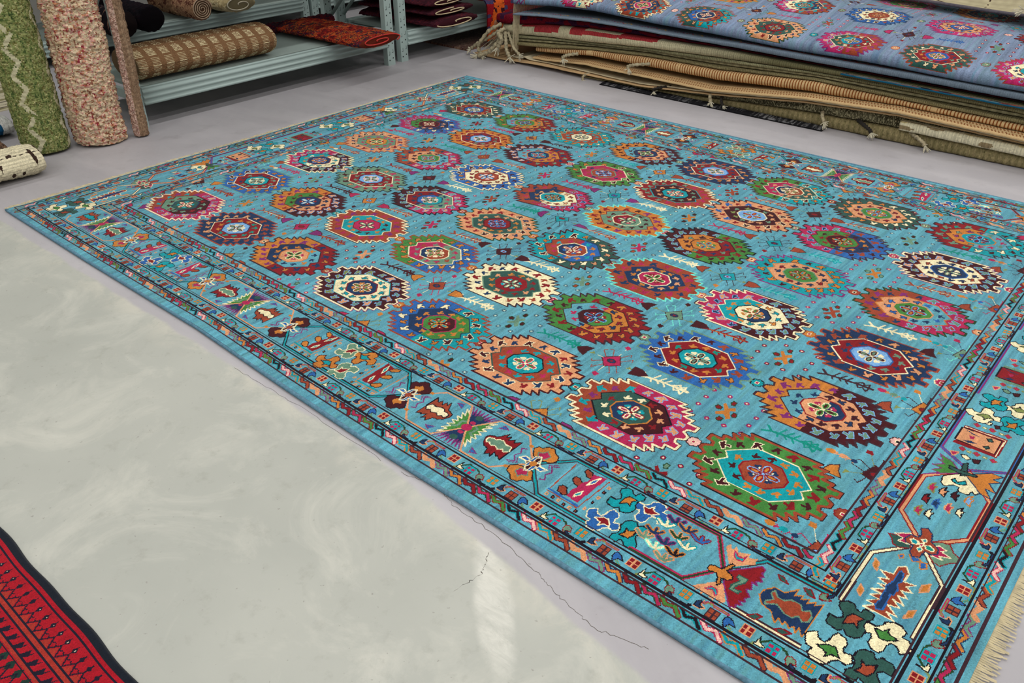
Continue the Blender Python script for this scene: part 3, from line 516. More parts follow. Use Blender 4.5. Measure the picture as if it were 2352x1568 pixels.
# ------------------------------------------------------------------ the turquoise rug
pile_m = mat('wool_pile', rough=.92, attr=True, spec=.12, bump=(420, .35, .002), sheen=.08)
pile2_m = mat('wool_weave', rough=.95, attr=True, spec=.1, bump=(260, .5, .003))
cotton_m = mat('cotton_fringe', (226, 212, 176), .95, var=.18, vscale=60)
def edge_y(x): return np.interp(x, [-.6, .2, 1.0, 1.5, 2.0, 2.6, 3.0, 3.5], [-.540, -.548, -.546, -.566, -.580, -.582, -.583, -.585])
def rug_z(X, Y):
    z = .011 + .0012 * np.sin(X * 3.1 + Y * 2.0) + .0010 * np.sin(Y * 5.3 - X * 1.3)
    d = (Y - .93) + .33 * (X - 1.42); e = np.exp(-((X - 1.42) / .26) ** 2 - (d / .055) ** 2); z = z + .017 * e       # a soft ripple left from unrolling
    return z + .004 * np.exp(-((Y + .54) / .05) ** 2) * (.5 + .5 * np.sin(X * 7.0)) * .6
rug = tag(empty('area_rug', (1.42, .93, 0)), 'large turquoise hand-knotted rug with rows of serrated octagon medallions, spread on the floor', 'rug')
OFF = np.array([1.42, .93, 0])
cv = Canvas(RX0, RX1, RY0, RY1, .0025); paint_rug(cv)
gx = RX0 + np.arange(cv.nx + 1) * cv.c; gy = RY0 + np.arange(cv.ny + 1) * cv.c
Xg, Yg = np.meshgrid(gx, gy, indexing='ij')
Yw = np.where(Yg < -.22, -.22 + (Yg + .22) * ((edge_y(Xg) + .22) / (RY0 + .22)), Yg)
Xw = Xg + .004 * np.sin(Yg * 2.3) * np.clip((Xg - 2.9) / .5, 0, 1)
Pg = np.stack([Xw, Yw, rug_z(Xg, Yg)], -1)
link('pile', grid_mesh('pile', Pg - OFF, knot_colors(cv)), pile_m, rug)
# overcast side cords along both long sides
side_m = mat('selvedge_wool', (96, 138, 160), .95, var=.25, vscale=120)
for nm, yy in (('near', 0), ('far', -1)):
    path = Pg[::12, yy].copy(); path[:, 2] = .007; link('selvedge', capped('selvedge', tube_pts(path - OFF, .0068, 8)), side_m, rug, True)
def fringe(name, base, dirs, length, n, rad, parent, m, seed=3, z0=.006, off=OFF, curl=.35):
    """n strands along base polyline (k,3)"""
    r = np.random.default_rng(seed); t = np.linspace(0, len(base) - 1, n); i = np.minimum(t.astype(int), len(base) - 2); f_ = (t - i)[:, None]
    b = base[i] * (1 - f_) + base[i + 1] * f_
    K = 7; V = np.zeros((n, K, 3, 3)); d = np.asarray(dirs, float); side = np.array([-d[1], d[0], 0])
    ln = length * r.uniform(.75, 1.15, n); a1 = r.normal(0, curl, n) + curl * np.sin(t * .35); 
    for k in range(K):
        s = k / (K - 1); c = b + d[None] * (ln * s)[:, None] + side[None] * (ln * s * s * a1)[:, None]; c[:, 2] = z0 * (1 - s * .75) + .0012 + .0015 * r.random(n) * (s > .3)
        w_ = rad * (1 - .35 * s)
        V[:, k, 0] = c + side * w_; V[:, k, 1] = c - side * w_; V[:, k, 2] = c + np.array([0, 0, w_ * 1.5])
    me = bpy.data.meshes.new(name); vid = np.arange(n * K * 3).reshape(n, K, 3)
    F = np.concatenate([np.stack([vid[:, :-1, a], vid[:, 1:, a], vid[:, 1:, c_], vid[:, :-1, c_]], -1).reshape(-1, 4) for a, c_ in ((0, 1), (1, 2), (2, 0))])
    me.from_pydata((V.reshape(-1, 3) - off).tolist(), [], F.tolist()); o = link(name, me, m, parent); o['kind'] = 'stuff'; return o
fringe('fringe', Pg[0, ::40] + np.array([.003, 0, -.004]), (-1, 0, 0), .042, 640, .0021, rug, cotton_m, 3, curl=.5)
fringe('fringe', Pg[-1, ::40] + np.array([-.003, 0, -.004]), (1, 0, 0), .040, 470, .0024, rug, cotton_m, 4, curl=.10)
for xx, sg in ((0, -1), (-1, 1)):                                        # narrow flat-woven end strips under the knots
    e = Pg[xx, ::20]; S = np.stack([e + np.array([-.004 * sg, 0, -.004]), e + np.array([.010 * sg, 0, -.006])], 1)
    link('woven_end', grid_mesh('woven_end', S - OFF, flip=sg > 0), cotton_m, rug)
# ------------------------------------------------------------------ the stack of folded rugs by the wall
def A3(c): return np.array(s2l(c) * ALB)
def folded(name, xs, yf, zb, th, yback, parent, m, colfn, seed=0, wob=.003, top_in=26, back_drop=0.0, arc=10, flat=.55):
    """a folded rug: cross-section open loop bottom-front-top swept along x; arrays over xs. colfn(X,S,reg)->cols, S = arc length from lower back"""
    xs = np.asarray(xs); n = len(xs); r = np.random.default_rng(seed)
    yf, zb, th = (np.broadcast_to(np.asarray(v, float), (n,)).copy() for v in (yf, zb, th))
    yf += smooth_noise(n, 1, 9, 1, r)[:, 0] * wob; zb = zb + .0022; th = np.maximum(th - .0040, .003)
    h = th / 2; ring = []
    for t in np.linspace(0, 1, 7): ring.append((yback + (yf + h * flat - yback) * t, zb + 0 * yf))
    for k in range(1, arc): 
        a = -math.pi / 2 + math.pi * k / arc; ring.append((yf + h * flat - h * flat * math.cos(a), zb + h + h * math.sin(a)))
    for t in np.linspace(0, 1, top_in): ring.append((yf + h * flat + (yback - yf - h * flat) * t, zb + th + back_drop * t))
    P = np.stack([np.stack([xs, y + 0 * xs, z + 0 * xs], -1) for y, z in ring], 1)
    P[..., 2] += (smooth_noise(n, P.shape[1], 7, 3, r) * .0004)
    cen = (P[:-1, :-1] + P[1:, 1:]) / 2; seg = np.linalg.norm(np.diff(P, axis=1), axis=2); S = np.cumsum(seg, axis=1)[:-1] - seg[:-1] / 2
    cols = colfn(cen[..., 0], S, cen)
    me = capped(name, P, None); 
    nf = len(me.polygons); c = np.zeros((nf, 3)); k = (n - 1) * P.shape[1]
    full = np.zeros((n - 1, P.shape[1], 3)); full[:, :-1] = cols; full[:, -1] = cols[:, -1]; c[:k] = full.reshape(-1, 3)
    c[k:] = cols.reshape(-1, 3).mean(0) * .9; setcol(me, c)
    o = link(name, me, m, parent, True); return o, P
GRP = 'folded rugs in the tall stack by the shelves'
XK = [-.97, -.7, -.3, .06, .5, 1.0, 1.6, 2.1, 2.7, 3.5]
def kx(vals): return lambda x: np.interp(x, XK, vals)
Z_tan = kx([.002, .006, .024, .026, .024, .058, .118, .138, .118, .09])
Z7 = kx([.06, .085, .115, .150, .152, .150, .186, .176, .160, .13])
Z6 = kx([.085, .105, .135, .172, .192, .192, .228, .212, .194, .165])
Z5 = kx([.155, .172, .205, .224, .252, .268, .282, .276, .262, .235])
Z4 = kx([.215, .236, .288, .306, .312, .318, .310, .302, .290, .262])
Z3 = kx([.285, .305, .338, .346, .340, .330, .318, .310, .296, .268])
Z2 = kx([.345, .372, .408, .414, .402, .386, .372, .362, .344, .316])
def seg(x0, x1, d=.010): return np.linspace(x0, x1, int((x1 - x0) / d) + 1)
def nz(shape, a, b, s, seed): return 1 + s * smooth_noise(shape[0], shape[1], a, b, np.random.default_rng(seed))
def noise_rgb(X, seed, s=.10): return np.random.default_rng(seed).normal(1, s, X.shape)[..., None]
def c_olive(dark, light, rib=.012, amt=.5):
    def f(X, S, cen):
        t = (np.sin(X / rib * 2 * math.pi) * .5 + .5) * amt + np.clip(smooth_noise(*X.shape, 22, 2), -1, 1) * .25 + .25
        return (A3(dark) * (1 - np.clip(t, 0, 1))[..., None] + A3(light) * np.clip(t, 0, 1)[..., None]) * noise_rgb(X, 3, .16)
    return f
# two dark olive kilims lowest of all
xs = seg(.02, 3.5, .004); zt = Z_tan(xs)
def flecked(X, S, cen):
    t = np.random.default_rng(9).random(X.shape) ** 2.2 + .25 * smooth_noise(*X.shape, 30, 2)
    return A3((58, 54, 38)) * (1 - np.clip(t, 0, 1))[..., None] + A3((182, 174, 138)) * np.clip(t, 0, 1)[..., None]
lo = tag(empty('folded_rug', (1.8, 3.4, 0)), 'dark olive flecked rug lying lowest in the stack, tan rug directly on it', 'rug', GRP)
OS = np.array([1.8, 3.4, 0])
def reparent(o, root, off):
    o.data.transform(Matrix.Translation(-Vector(off))); o.parent = root
o, _ = folded('weave', xs, 2.925 + .012 * np.sin(xs * 2), 0 * xs + .001, np.clip(zt * .52, .008, 1), 4.5, None, pile2_m, c_olive((120, 112, 76), (176, 160, 118), .03, .4), 1); reparent(o, lo, OS)
lo2 = tag(empty('folded_rug', (1.8, 3.4, 0)), 'brown flecked rug second from the floor in the stack with black and white knotted cords', 'rug', GRP)
o, _ = folded('weave', xs, 2.945 + .014 * np.sin(xs * 1.7 + 1), np.clip(zt * .53, .010, 1), np.clip(zt * .45, .006, 1), 4.5, None, pile2_m, flecked, 2); reparent(o, lo2, OS)
# cream knobbly rug at the right end
xs = seg(2.12, 3.5, .006)
def c_cream(X, S, cen):
    t = smooth_noise(*X.shape, 14, 5, np.random.default_rng(2)); base = A3((226, 218, 186)) * np.ones(X.shape + (1,))
    base = np.where((t > .35)[..., None], A3((150, 132, 100)), base); base = np.where((t < -.55)[..., None], A3((206, 190, 140)), base)
    return base * (.86 + .2 * (np.sin(X / .016 * 6.28) > -.2))[..., None] * noise_rgb(X, 5, .08)
cr = tag(empty('folded_rug', (2.8, 3.4, 0)), 'cream knobbly rug with brown blocks, low at the right end of the stack', 'rug', GRP)
o, _ = folded('weave', xs, 2.885, np.clip(Z_tan(xs) * .53, .010, 1) + .004, np.clip(Z_tan(xs) * .43, .006, .05), 2.938, None, pile2_m, c_cream, 3); reparent(o, cr, np.array([2.8, 3.4, 0]))
# the tan rug with a drawn border, its left corner reaching the floor
xs = seg(-.97, 3.5, .005)
def c_tan(X, S, cen):
    y = cen[..., 1] - cen[:, :1, 1] * 0; d = cen[..., 1] - cen[..., 1].min(axis=1, keepdims=True); top = cen[..., 2] > cen[..., 2].mean(axis=1, keepdims=True)
    c = A3((214, 178, 132)) * np.ones(X.shape + (1,))
    ink = A3((104, 70, 44)); red = A3((150, 74, 48)); ph = X % .16
    line = ((np.abs(d - .026) < .0022) | (np.abs(d - .085) < .0022)) & top
    tri = (np.abs(ph - .04) < (.026 - np.abs(d - .055)) * .45) & (np.abs(d - .055) < .020) & top & ((np.abs(ph - .04) > (.018 - np.abs(d - .055)) * .45))
    dot = ((((ph - .095) / .007) ** 2 + ((d - .06) / .007) ** 2) < 1) & top; hook = (np.abs(ph - .128 - .15 * (d - .055)) < .0022) & (np.abs(d - .055) < .016) & top
    for mk, cc in ((line, ink), (tri, ink), (dot, red), (hook, ink)): c = np.where((mk & (X < 1.2))[..., None], cc, c)
    return c * noise_rgb(X, 6, .05)
ta = tag(empty('folded_rug', (1.2, 3.4, 0)), 'flat tan rug with thin drawn triangle border, its left corner touching the floor', 'rug', GRP)
o, _ = folded('weave', xs, np.interp(xs, [-.97, -.9, .0, .5, 1.2, 2, 3.5], [2.945, 2.93, 2.895, 2.89, 2.90, 2.91, 2.92]), Z_tan(xs), .013, 4.5, None, pile2_m, c_tan, 4, top_in=90); reparent(o, ta, np.array([1.2, 3.4, 0]))
# thin off-white rug edges above it, buckled at one spot
xs = seg(-.62, 3.5, .006)
thn = tag(empty('folded_rug', (1.2, 3.4, 0)), 'thin off-white rug with a buckled edge, squeezed in over the drawn-border tan rug', 'rug', GRP)
zb = Z_tan(xs) + .014 + .012 * np.exp(-((xs + .50) / .03) ** 2)
o, _ = folded('weave', xs, np.interp(xs, [-.62, .3, 3.5], [2.965, 2.905, 2.90]), zb, .011, 4.4, None, pile2_m, lambda X, S, cen: A3((222, 208, 174)) * noise_rgb(X, 7, .07) * nz(X.shape, 20, 3, .12, 3)[..., None], 5); reparent(o, thn, np.array([1.2, 3.4, 0]))
# tan rug with brown ticks: flat lower half and the rolled fold above it
def c_tick(pitch, front):
    def f(X, S, cen):
        z = cen[..., 2]; d = cen[..., 1] - cen[..., 1].min(axis=1, keepdims=True)
        c = A3((220, 186, 136)) * np.ones(X.shape + (1,)) * (1 - .06 * (np.sin(d / .007 * 6.28) > .4))[..., None]
        if front: mk = ((X % pitch) < .0065) & (smooth_noise(*X.shape, 18, 60, np.random.default_rng(8)) > -.78)
        else: mk = ((X + .4 * d) % pitch < .0065) & (((d > .022) & (d < .050)) | ((d > .062) & (d < .094)))
        return np.where(mk[..., None], A3((146, 86, 46)), c) * noise_rgb(X, 8, .06)
    return f
xs = seg(-.42, 3.5, .0033); z0 = np.maximum(Z_tan(xs) + .030, Z7(xs) - .062)
tk = tag(empty('folded_rug', (1.5, 3.4, 0)), 'tan rug with rows of short brown ticks, its fold rolled over a flat lower half', 'rug', GRP)
o, _ = folded('lower_half', xs, np.interp(xs, [-.42, .2, 1.2, 3.5], [2.95, 2.885, 2.862, 2.855]), np.interp(xs, [-.42, .1], [0, 0]) + z0, .015, 4.4, None, pile2_m, c_tick(.016, False), 6, top_in=100); reparent(o, tk, np.array([1.5, 3.4, 0]))
o, _ = folded('rolled_fold', xs, np.interp(xs, [-.42, .3, 3.5], [2.985, 2.955, 2.945]), np.maximum(z0 + .0155, Z7(xs) - .016), Z6(xs) - np.maximum(z0 + .0155, Z7(xs) - .016), 4.4, None, pile2_m, c_tick(.017, True), 7, arc=14, flat=.8); reparent(o, tk, np.array([1.5, 3.4, 0]))
# grey-olive kilims above
xs = seg(-.66, 3.5, .005)
for k, (fa, fb, yy, lab, da, li, rib) in enumerate(((0, .36, 2.97, 'grey-olive ribbed rug directly on the rolled brown-ticked fold', (104, 98, 68), (164, 152, 112), .011), (.38, .66, 2.985, 'pale olive rug in the stack with dark flecks along its fold', (138, 130, 96), (186, 176, 138), .05), (.68, 1.0, 2.965, 'green-grey ribbed rug in the stack under the red and cream one', (92, 92, 66), (170, 164, 126), .009))):
    t = tag(empty('folded_rug', (1.4, 3.4, 0)), lab, 'rug', GRP)
    zb = Z6(xs) + (Z5(xs) - Z6(xs)) * fa; zt = Z6(xs) + (Z5(xs) - Z6(xs)) * fb
    o, _ = folded('weave', xs, yy + .012 * np.sin(xs * 2.2 + k), zb, zt - zb, 4.4, None, pile2_m, c_olive(da, li, rib, .55), 10 + k, arc=12, flat=.7); reparent(o, t, np.array([1.4, 3.4, 0]))
# red and cream kilim
xs = seg(-.76, 3.5, .004)
def c_kilim(X, S, cen):
    u = X * 1.0; z = (cen[..., 2] - cen[..., 2].min(axis=1, keepdims=True)); zz = z / (z.max(axis=1, keepdims=True) + 1e-6)
    step = np.floor((u + .62) / .045) * .045
    red = ((u > -.42) & (u < .58) & (zz > .30 + .55 * np.clip((step + .1) / 1.6, 0, 1) + .0 * u)) & ~((u > -.20) & (u < -.10)) & ~((u > .02) & (u < .30) & (zz > .93))
    red |= (u > -.55) & (u < -.22) & (zz > .86)
    c = np.where(red[..., None], A3((176, 58, 62)), A3((216, 206, 170)))
    dk = np.clip((u - .55) / .8, 0, 1)[..., None]; c = c * (1 - dk) + A3((110, 106, 76)) * dk
    rib = (.82 + .25 * (np.sin(X / .0135 * 6.28) > -.3)) * (.93 + .1 * (np.sin(cen[..., 2] / .007 * 6.28) > 0)); return c * rib[..., None] * noise_rgb(X, 11, .08)
kl = tag(empty('folded_rug', (1.4, 3.4, 0)), 'red and cream ribbed kilim in the stack, pale braids hanging at its left end', 'rug', GRP)
OK_ = np.array([1.4, 3.4, 0])
o, _ = folded('weave', xs, np.interp(xs, [-.76, -.6, 0, 3.5], [3.02, 2.975, 2.94, 2.95]), Z5(xs), Z4(xs) - Z5(xs), 4.4, None, pile2_m, c_kilim, 14, arc=16, flat=.75); reparent(o, kl, OK_)
# dark red pile rug
xs = seg(-.80, 3.5, .006)
dr = tag(empty('folded_rug', (1.4, 3.4, 0)), 'dark wine-red pile rug folded in the stack just under the blue-grey medallion rug', 'rug', GRP)
o, _ = folded('pile', xs, np.interp(xs, [-.80, -.5, 3.5], [3.0, 2.975, 3.0]), Z4(xs) + .001, np.maximum(Z3(xs) - Z4(xs) - .002, .006), 4.4, None, pile2_m, lambda X, S, cen: np.where((smooth_noise(*X.shape, 9, 4, np.random.default_rng(4)) > .35)[..., None], A3((62, 24, 52)), A3((112, 16, 34))) * noise_rgb(X, 12, .2) * nz(X.shape, 14, 3, .2, 6)[..., None], 15); reparent(o, dr, np.array([1.4, 3.4, 0]))
# teal-edged rug peeping out on the right
xs = seg(1.75, 3.5, .006)
te = tag(empty('folded_rug', (2.6, 3.4, 0)), 'dark patterned rug with a teal edge cord showing at the right side of the stack', 'rug', GRP)
o, _ = folded('pile', xs, 2.915, np.maximum(Z5(xs) + .004, Z4(xs) - .012), .010, 2.949, None, pile2_m, lambda X, S, cen: np.where((cen[..., 1] - cen[..., 1].min(axis=1, keepdims=True) < .010)[..., None], A3((22, 84, 112)), np.where((smooth_noise(*X.shape, 8, 3, np.random.default_rng(14)) > .2)[..., None], A3((150, 66, 40)), np.where((smooth_noise(*X.shape, 9, 4, np.random.default_rng(15)) > .2)[..., None], A3((24, 30, 52)), A3((96, 132, 140))))) * noise_rgb(X, 13, .1), 16); reparent(o, te, np.array([2.6, 3.4, 0]))

# blue-grey medallion rug folded over the top
mr_ = tag(empty('folded_rug', (1.4, 3.4, 0)), 'blue-grey medallion rug folded along the very top of the stack', 'rug', GRP); OM = np.array([1.4, 3.4, 0])
cv2 = Canvas(-.9, 3.7, -.22, 1.35, .0033)
def paint_top(cv):
    rnd = random.Random(21); cv.a[:] = KI['f']; PX, PY = .448, .405; ox = .38
    SP = ['c w r w w h n n c w n 0 0', 'u u w n n k c c w g o 0 0', 'd t u b u k n n w w n 0 0', 'p p q d d q r r k o n 0 0', 'c u v d r w t b u u b 0 0', 'd d u r r w b b c u o 0 0', 'c c u w w k t t u o r 0 0',
          'p p n g g r r r k o n 0 0', 'g u u r r w o p u p g 0 0', 'o o s g g h r r w s c 0 0', 'c u m w n w t t u o r 0 0', 'b b n w w b u u r p o 0 0', 'c c v p p h b b m w r 0 0', 'r o k t t w g g k o r 0 0', 'b b n r r w l l m w r 0 0',
          'm m k o o h t t r w n 0 0', 'g c k t t w r r w o n 0 0', 'r p k d d w o o k m w 0 0', 'n n r u u w b b w o r 0 0', 'c c s g g h p p k r n 0 0', 'o r k n n w t t u w r 0 0']
    n = 0
    for j in range(3):
        for i in range(-1, 6 if j == 0 else 7):
            sp = SP[n % len(SP)].split(); n += 1; x = ox + i * PX + (0 if j != 1 else -.02); y = .080 + j * PY
            medallion(cv, x, y, [*sp[:11], float(sp[11]), float(sp[12])], rnd, .92)
            rosette(cv, x + PX / 2 + .01, y, rnd, .02)
            cv.motif('tree', x, y + PY / 2, 0, 1, 1, dict(x=rnd.choice('ntbcru')), k=.8)
            (crab if (i + j) % 2 else dotflower)(cv, x + PX / 2, y + PY / 2, rnd)
    for x in (-.62,): cv.rect(x - .3, x + .10, -.3, 1.4, 'f'); cv.stroke(np.array([(x + .10, -.2), (x + .10, 1.4)]), .006, 'u')
    for n, y in enumerate(np.arange(-.2, 1.3, .05)): cv.stroke(np.array([(-.6, y), (-.57, y + .03), (-.56, y), (-.53, y + .03)]), .009, 'rouvkc'[n % 6])
paint_top(cv2)
GO = dict(f=(124, 140, 168), b=(34, 92, 160), c=(184, 38, 98))
# surface: v<0 is the front fold wrapping down, v>0 the top running back
def top_surface(u, v):
    zc = np.interp(u, [-.9, -.62, -.3, .1, .5, 1.0, 1.6, 2.1, 2.7, 3.7], [.405, .420, .452, .462, .455, .446, .430, .420, .405, .385])
    zf = Z2(u); hh = (zc - zf); R = .5 * hh; yc = np.interp(u, [-.62, 0, 3.6], [3.005, 2.985, 2.972])
    a = np.clip(-v / np.maximum(R, .01), 0, math.pi * 1.08); y = np.where(v < 0, yc - np.sin(a) * R * 1.1, yc + v); z = np.where(v < 0, zc - R + R * np.cos(a), zc + .12 * (1 - np.exp(-v / .45)) + .010 * np.sin(v * 9 + u * 1.7) * np.clip(v / .3, 0, 1))
    z = z + .004 * np.sin(u * 7.0 + 1) * np.exp(-np.abs(v) / .3)
    return np.stack([u + .0 * v, y, z], -1)
i0 = int((-.62 - cv2.x0) / cv2.c); ug = cv2.x0 + np.arange(i0, cv2.nx + 1) * cv2.c; vg = cv2.y0 + np.arange(cv2.ny + 1) * cv2.c
j0 = int((-.115 - cv2.y0) / cv2.c); j1 = int((1.12 - cv2.y0) / cv2.c)
vg = vg[j0:j1 + 1]; U, V = np.meshgrid(ug, vg, indexing='ij'); kc = knot_colors(cv2, GO)[i0:, j0:j1]
link('pile', grid_mesh('pile', top_surface(U, V) - OM, kc), pile_m, mr_)
def c_grey(X, S, cen):
    d = cen[..., 1] - cen[..., 1].min(axis=1, keepdims=True); top = cen[..., 2] > cen[..., 2].mean(axis=1, keepdims=True) - .002
    c = A3((112, 126, 140)) * np.ones(X.shape + (1,)) * (.92 + .14 * (np.sin(X / .011 * 6.28) > 0))[..., None]
    ln = (np.abs(d - .052) < .002) & top; c = np.where(ln[..., None], A3((132, 60, 60)), c)
    ph = (X % .062) / .062; zg = np.abs(d - (.064 + .030 * np.where(ph < .5, ph * 2, 2 - 2 * ph))) < .005; zg &= top & (d > .06); idx = (np.floor(X / .062) % 4).astype(int)
    zc = np.stack([A3((150, 34, 52)), A3((196, 150, 60)), A3((92, 78, 110)), A3((120, 50, 90))])[idx]; c = np.where(zg[..., None], zc, c); return c * noise_rgb(X, 15, .06)
xs = seg(-.56, 3.6, .004)
o, _ = folded('under_flap', xs, np.interp(xs, [-.56, -.3, .4, 1.0, 3.6], [2.90, 2.895, 2.905, 2.93, 2.945]), Z3(xs) + .014 + .006 * np.sin(xs * 3.2) * np.exp(-((xs) / .6) ** 2), np.interp(xs, [-.56, .6, 1.2, 3.6], [.012, .014, .030, .034]), 4.3, None, pile2_m, c_grey, 17, top_in=110); reparent(o, mr_, OM)
fr = fringe('fringe', np.array([[-.622, y, .40] for y in np.linspace(2.99, 3.9, 8)]), (-1, 0, 0), .035, 150, .0026, None, cotton_m, 8, z0=.40, off=np.zeros(3)); reparent(fr, mr_, OM)
fr = fringe('fringe', np.array([[-.558, y, .334] for y in np.linspace(2.91, 2.975, 3)]), (-1, 0, 0), .016, 22, .0022, None, cotton_m, 9, z0=.330, off=np.zeros(3)); reparent(fr, mr_, OM)

# braided cords and tassels hanging from the kilims
cord_m = mat('twisted_cord', (176, 164, 134), .95, var=.45, vscale=55); pale_m = mat('pale_tassel', (222, 214, 188), .95, var=.2, vscale=70); dark_m = mat('dark_wool', (44, 40, 36), .95)
def cord(path, r, parent, off, m=cord_m, tassel=True, seed=0):
    path = np.asarray(path, float); t = np.linspace(0, len(path) - 1, 26); i = np.minimum(t.astype(int), len(path) - 2); f_ = (t - i)[:, None]
    p = path[i] * (1 - f_) + path[i + 1] * f_
    for _ in range(3): p[1:-1] = (p[:-2] + 2 * p[1:-1] + p[2:]) / 4
    rad = r * (1 + .28 * np.sin(np.arange(26) * 1.9)); P = tube_pts(p, rad, 8); o = link('braid', capped('braid', P - off), m, parent, True)
    if tassel:
        e = p[-1]; d = p[-1] - p[-3]; d /= np.linalg.norm(d) + 1e-9; rr = np.random.default_rng(seed); bm = bmesh.new()
        for k in range(16):
            q = d + rr.normal(0, .45, 3); q /= np.linalg.norm(q); q[2] -= .15; ln = r * rr.uniform(2.2, 4.2); a = np.cross(q, [0, 0, 1.0]); a /= np.linalg.norm(a) + 1e-6; w_ = r * .22
            v = [bm.verts.new(tuple(x - off)) for x in (e + a * w_, e - a * w_, e + q * ln - a * w_ * .6, e + q * ln + a * w_ * .6)]
            v2 = [bm.verts.new(tuple(x - off + [0, 0, w_ * 1.6])) for x in (e + a * w_, e - a * w_, e + q * ln - a * w_ * .6, e + q * ln + a * w_ * .6)]
            for f4 in ((v[0], v[1], v[2], v[3]), (v2[3], v2[2], v2[1], v2[0]), (v[0], v[3], v2[3], v2[0]), (v[2], v[1], v2[1], v2[2]), (v[3], v[2], v2[2], v2[3])): bm.faces.new(f4)
        bmesh.ops.recalc_face_normals(bm, faces=bm.faces[:]); bm_obj('tassel', bm, pale_m, o)
    return o
for k, (q, r) in enumerate([([(-.74, 2.99, .235), (-.80, 2.93, .20), (-.86, 2.91, .13), (-.90, 2.90, .07), (-.84, 2.88, .022)], .013), ([(-.72, 2.97, .20), (-.70, 2.93, .15), (-.74, 2.90, .09), (-.78, 2.89, .05), (-.86, 2.86, .020)], .014),
                            ([(-.68, 2.96, .19), (-.64, 2.92, .14), (-.62, 2.90, .09), (-.58, 2.89, .045)], .013), ([(-.66, 2.97, .19), (-.60, 2.93, .15), (-.56, 2.91, .11), (-.50, 2.90, .075)], .010), ([(-.76, 2.98, .19), (-.82, 2.94, .14), (-.92, 2.93, .09), (-.98, 2.92, .045)], .012),
                            ([(-.70, 2.98, .21), (-.72, 2.92, .19), (-.66, 2.90, .155), (-.69, 2.89, .10)], .015)]):
    cord(q, r, kl, OK_, seed=k)
fr = fringe('fringe', np.array([[-.76 + .01 * math.sin(t * 9), 2.99 + t * .5, .18] for t in np.linspace(0, 1, 10)]), (-1, -.25, 0), .15, 70, .0032, None, pale_m, 12, z0=.17, off=np.zeros(3), curl=.25); reparent(fr, kl, OK_)
fr = fringe('fringe', np.array([[-.80, y, .24] for y in np.linspace(2.985, 3.2, 4)]), (-1, -.3, 0), .055, 40, .0026, None, cotton_m, 14, z0=.25, off=np.zeros(3), curl=.2); reparent(fr, dr, np.array([1.4, 3.4, 0]))
for k, (x, z, r, dx) in enumerate([(-.10, .135, .013, -.09), (.42, .155, .012, -.13), (.07, .025, .010, -.02), (.62, .045, .010, -.10), (1.02, .055, .012, .02), (1.10, .045, .010, .03), (1.72, .07, .011, .03), (1.98, .065, .012, .09), (2.26, .055, .012, .09)]):
    root, off = (lo2, OS) if z < .1 else (kl, OK_)
    cord([(x - dx, 2.93, z + .012), (x - dx * .4, 2.885, z + .004), (x, 2.878, z - .012), (x + .01, 2.872, z - .024)], r * .8, root, off, dark_m if k % 2 and z < .1 else cord_m, seed=20 + k)

# cream striped kilim draped over the back of the stack
def c_cs(X, S, cen):
    t = smooth_noise(*X.shape, 10, 3, np.random.default_rng(41)); c = A3((188, 178, 146)) * np.ones(X.shape + (1,)) * (1 + .10 * t)[..., None]
    return c
ux = np.linspace(.80, 3.6, 560); vv = np.linspace(0, 1.3, 150)
U, V = np.meshgrid(ux, vv, indexing='ij')
wav = .05 * np.sin(U * 6.3 + .6 * np.sin(U * 2.1)) ; front = np.interp(U, [.80, .95, 1.2, 1.7, 2.2, 3.6], [4.02, 3.96, 3.88, 3.80, 3.74, 3.66]) + .015 * np.sin(U * 5)
yy = front + np.minimum(V, .16) + .18 * (1 - np.exp(-np.maximum(V - .16, 0) / .2)); zz = np.interp(U, [.8, 3.6], [.538, .520]) + .034 + .012 * np.sin(U * 5 + .5) * np.clip(V / .16, 0, 1) + np.maximum(V - .13, 0) * .80 * (1 - np.exp(-np.maximum(V - .13, 0) / .06))
yy = yy + wav * np.clip((V - .15) / .3, 0, 1)
Pk = np.stack([U - .30 * np.clip((V - .1) / .3, -.3, 0), yy, zz], -1)
cc = (Pk[:-1, :-1] + Pk[1:, 1:]) / 2; Xc = U[:-1, :-1]; Vc = V[:-1, :-1]
col = A3((190, 180, 148)) * (1 + .12 * smooth_noise(*Xc.shape, 5, 3, np.random.default_rng(4)) + .08 * (np.sin(Vc / .012 * 6.28)))[..., None]
for sx in (1.32, 1.86, 2.44, 2.95): col = np.where((np.abs(Xc - sx - .012 * np.sin(Vc * 9)) < .014)[..., None], A3((66, 44, 30)), col)
for sx in (1.60, 2.15, 2.68): col = np.where(((np.abs(Xc - sx) < .006) & (np.sin(Vc / .03 * 6.28) > 0))[..., None], A3((70, 52, 40)), col)
lz = ((Xc - 1.62) / .13) ** 2 + ((Vc - .13) / .022) ** 2 < 1; col = np.where(lz[..., None], A3((78, 62, 44)), col)
ck = tag(empty('kilim', (2.2, 3.9, .5)), 'cream kilim with dark brown stripes draped over the back of the stack top', 'rug', GRP); OC = np.array([2.2, 3.9, .5])
P2 = np.concatenate([Pk, (Pk - np.array([0, -.006, .010]))[:, ::-1]], 1)
c2 = np.concatenate([col, np.repeat(A3((58, 44, 40))[None, None], col.shape[0], 0), np.repeat(np.repeat((A3((150, 140, 118)))[None, None], col.shape[0], 0), col.shape[1], 1)], 1)
link('weave', grid_mesh('weave', P2 - OC, c2), pile2_m, ck, True)
ed = Pk[::8, 0] + np.array([0, -.004, -.004]); link('edge_cord', capped('edge_cord', tube_pts(ed - OC, .009, 8)), mat('edge_cord', (96, 90, 98), .95, var=.2, vscale=80), ck, True)['label'] = 'dark grey edge cord'
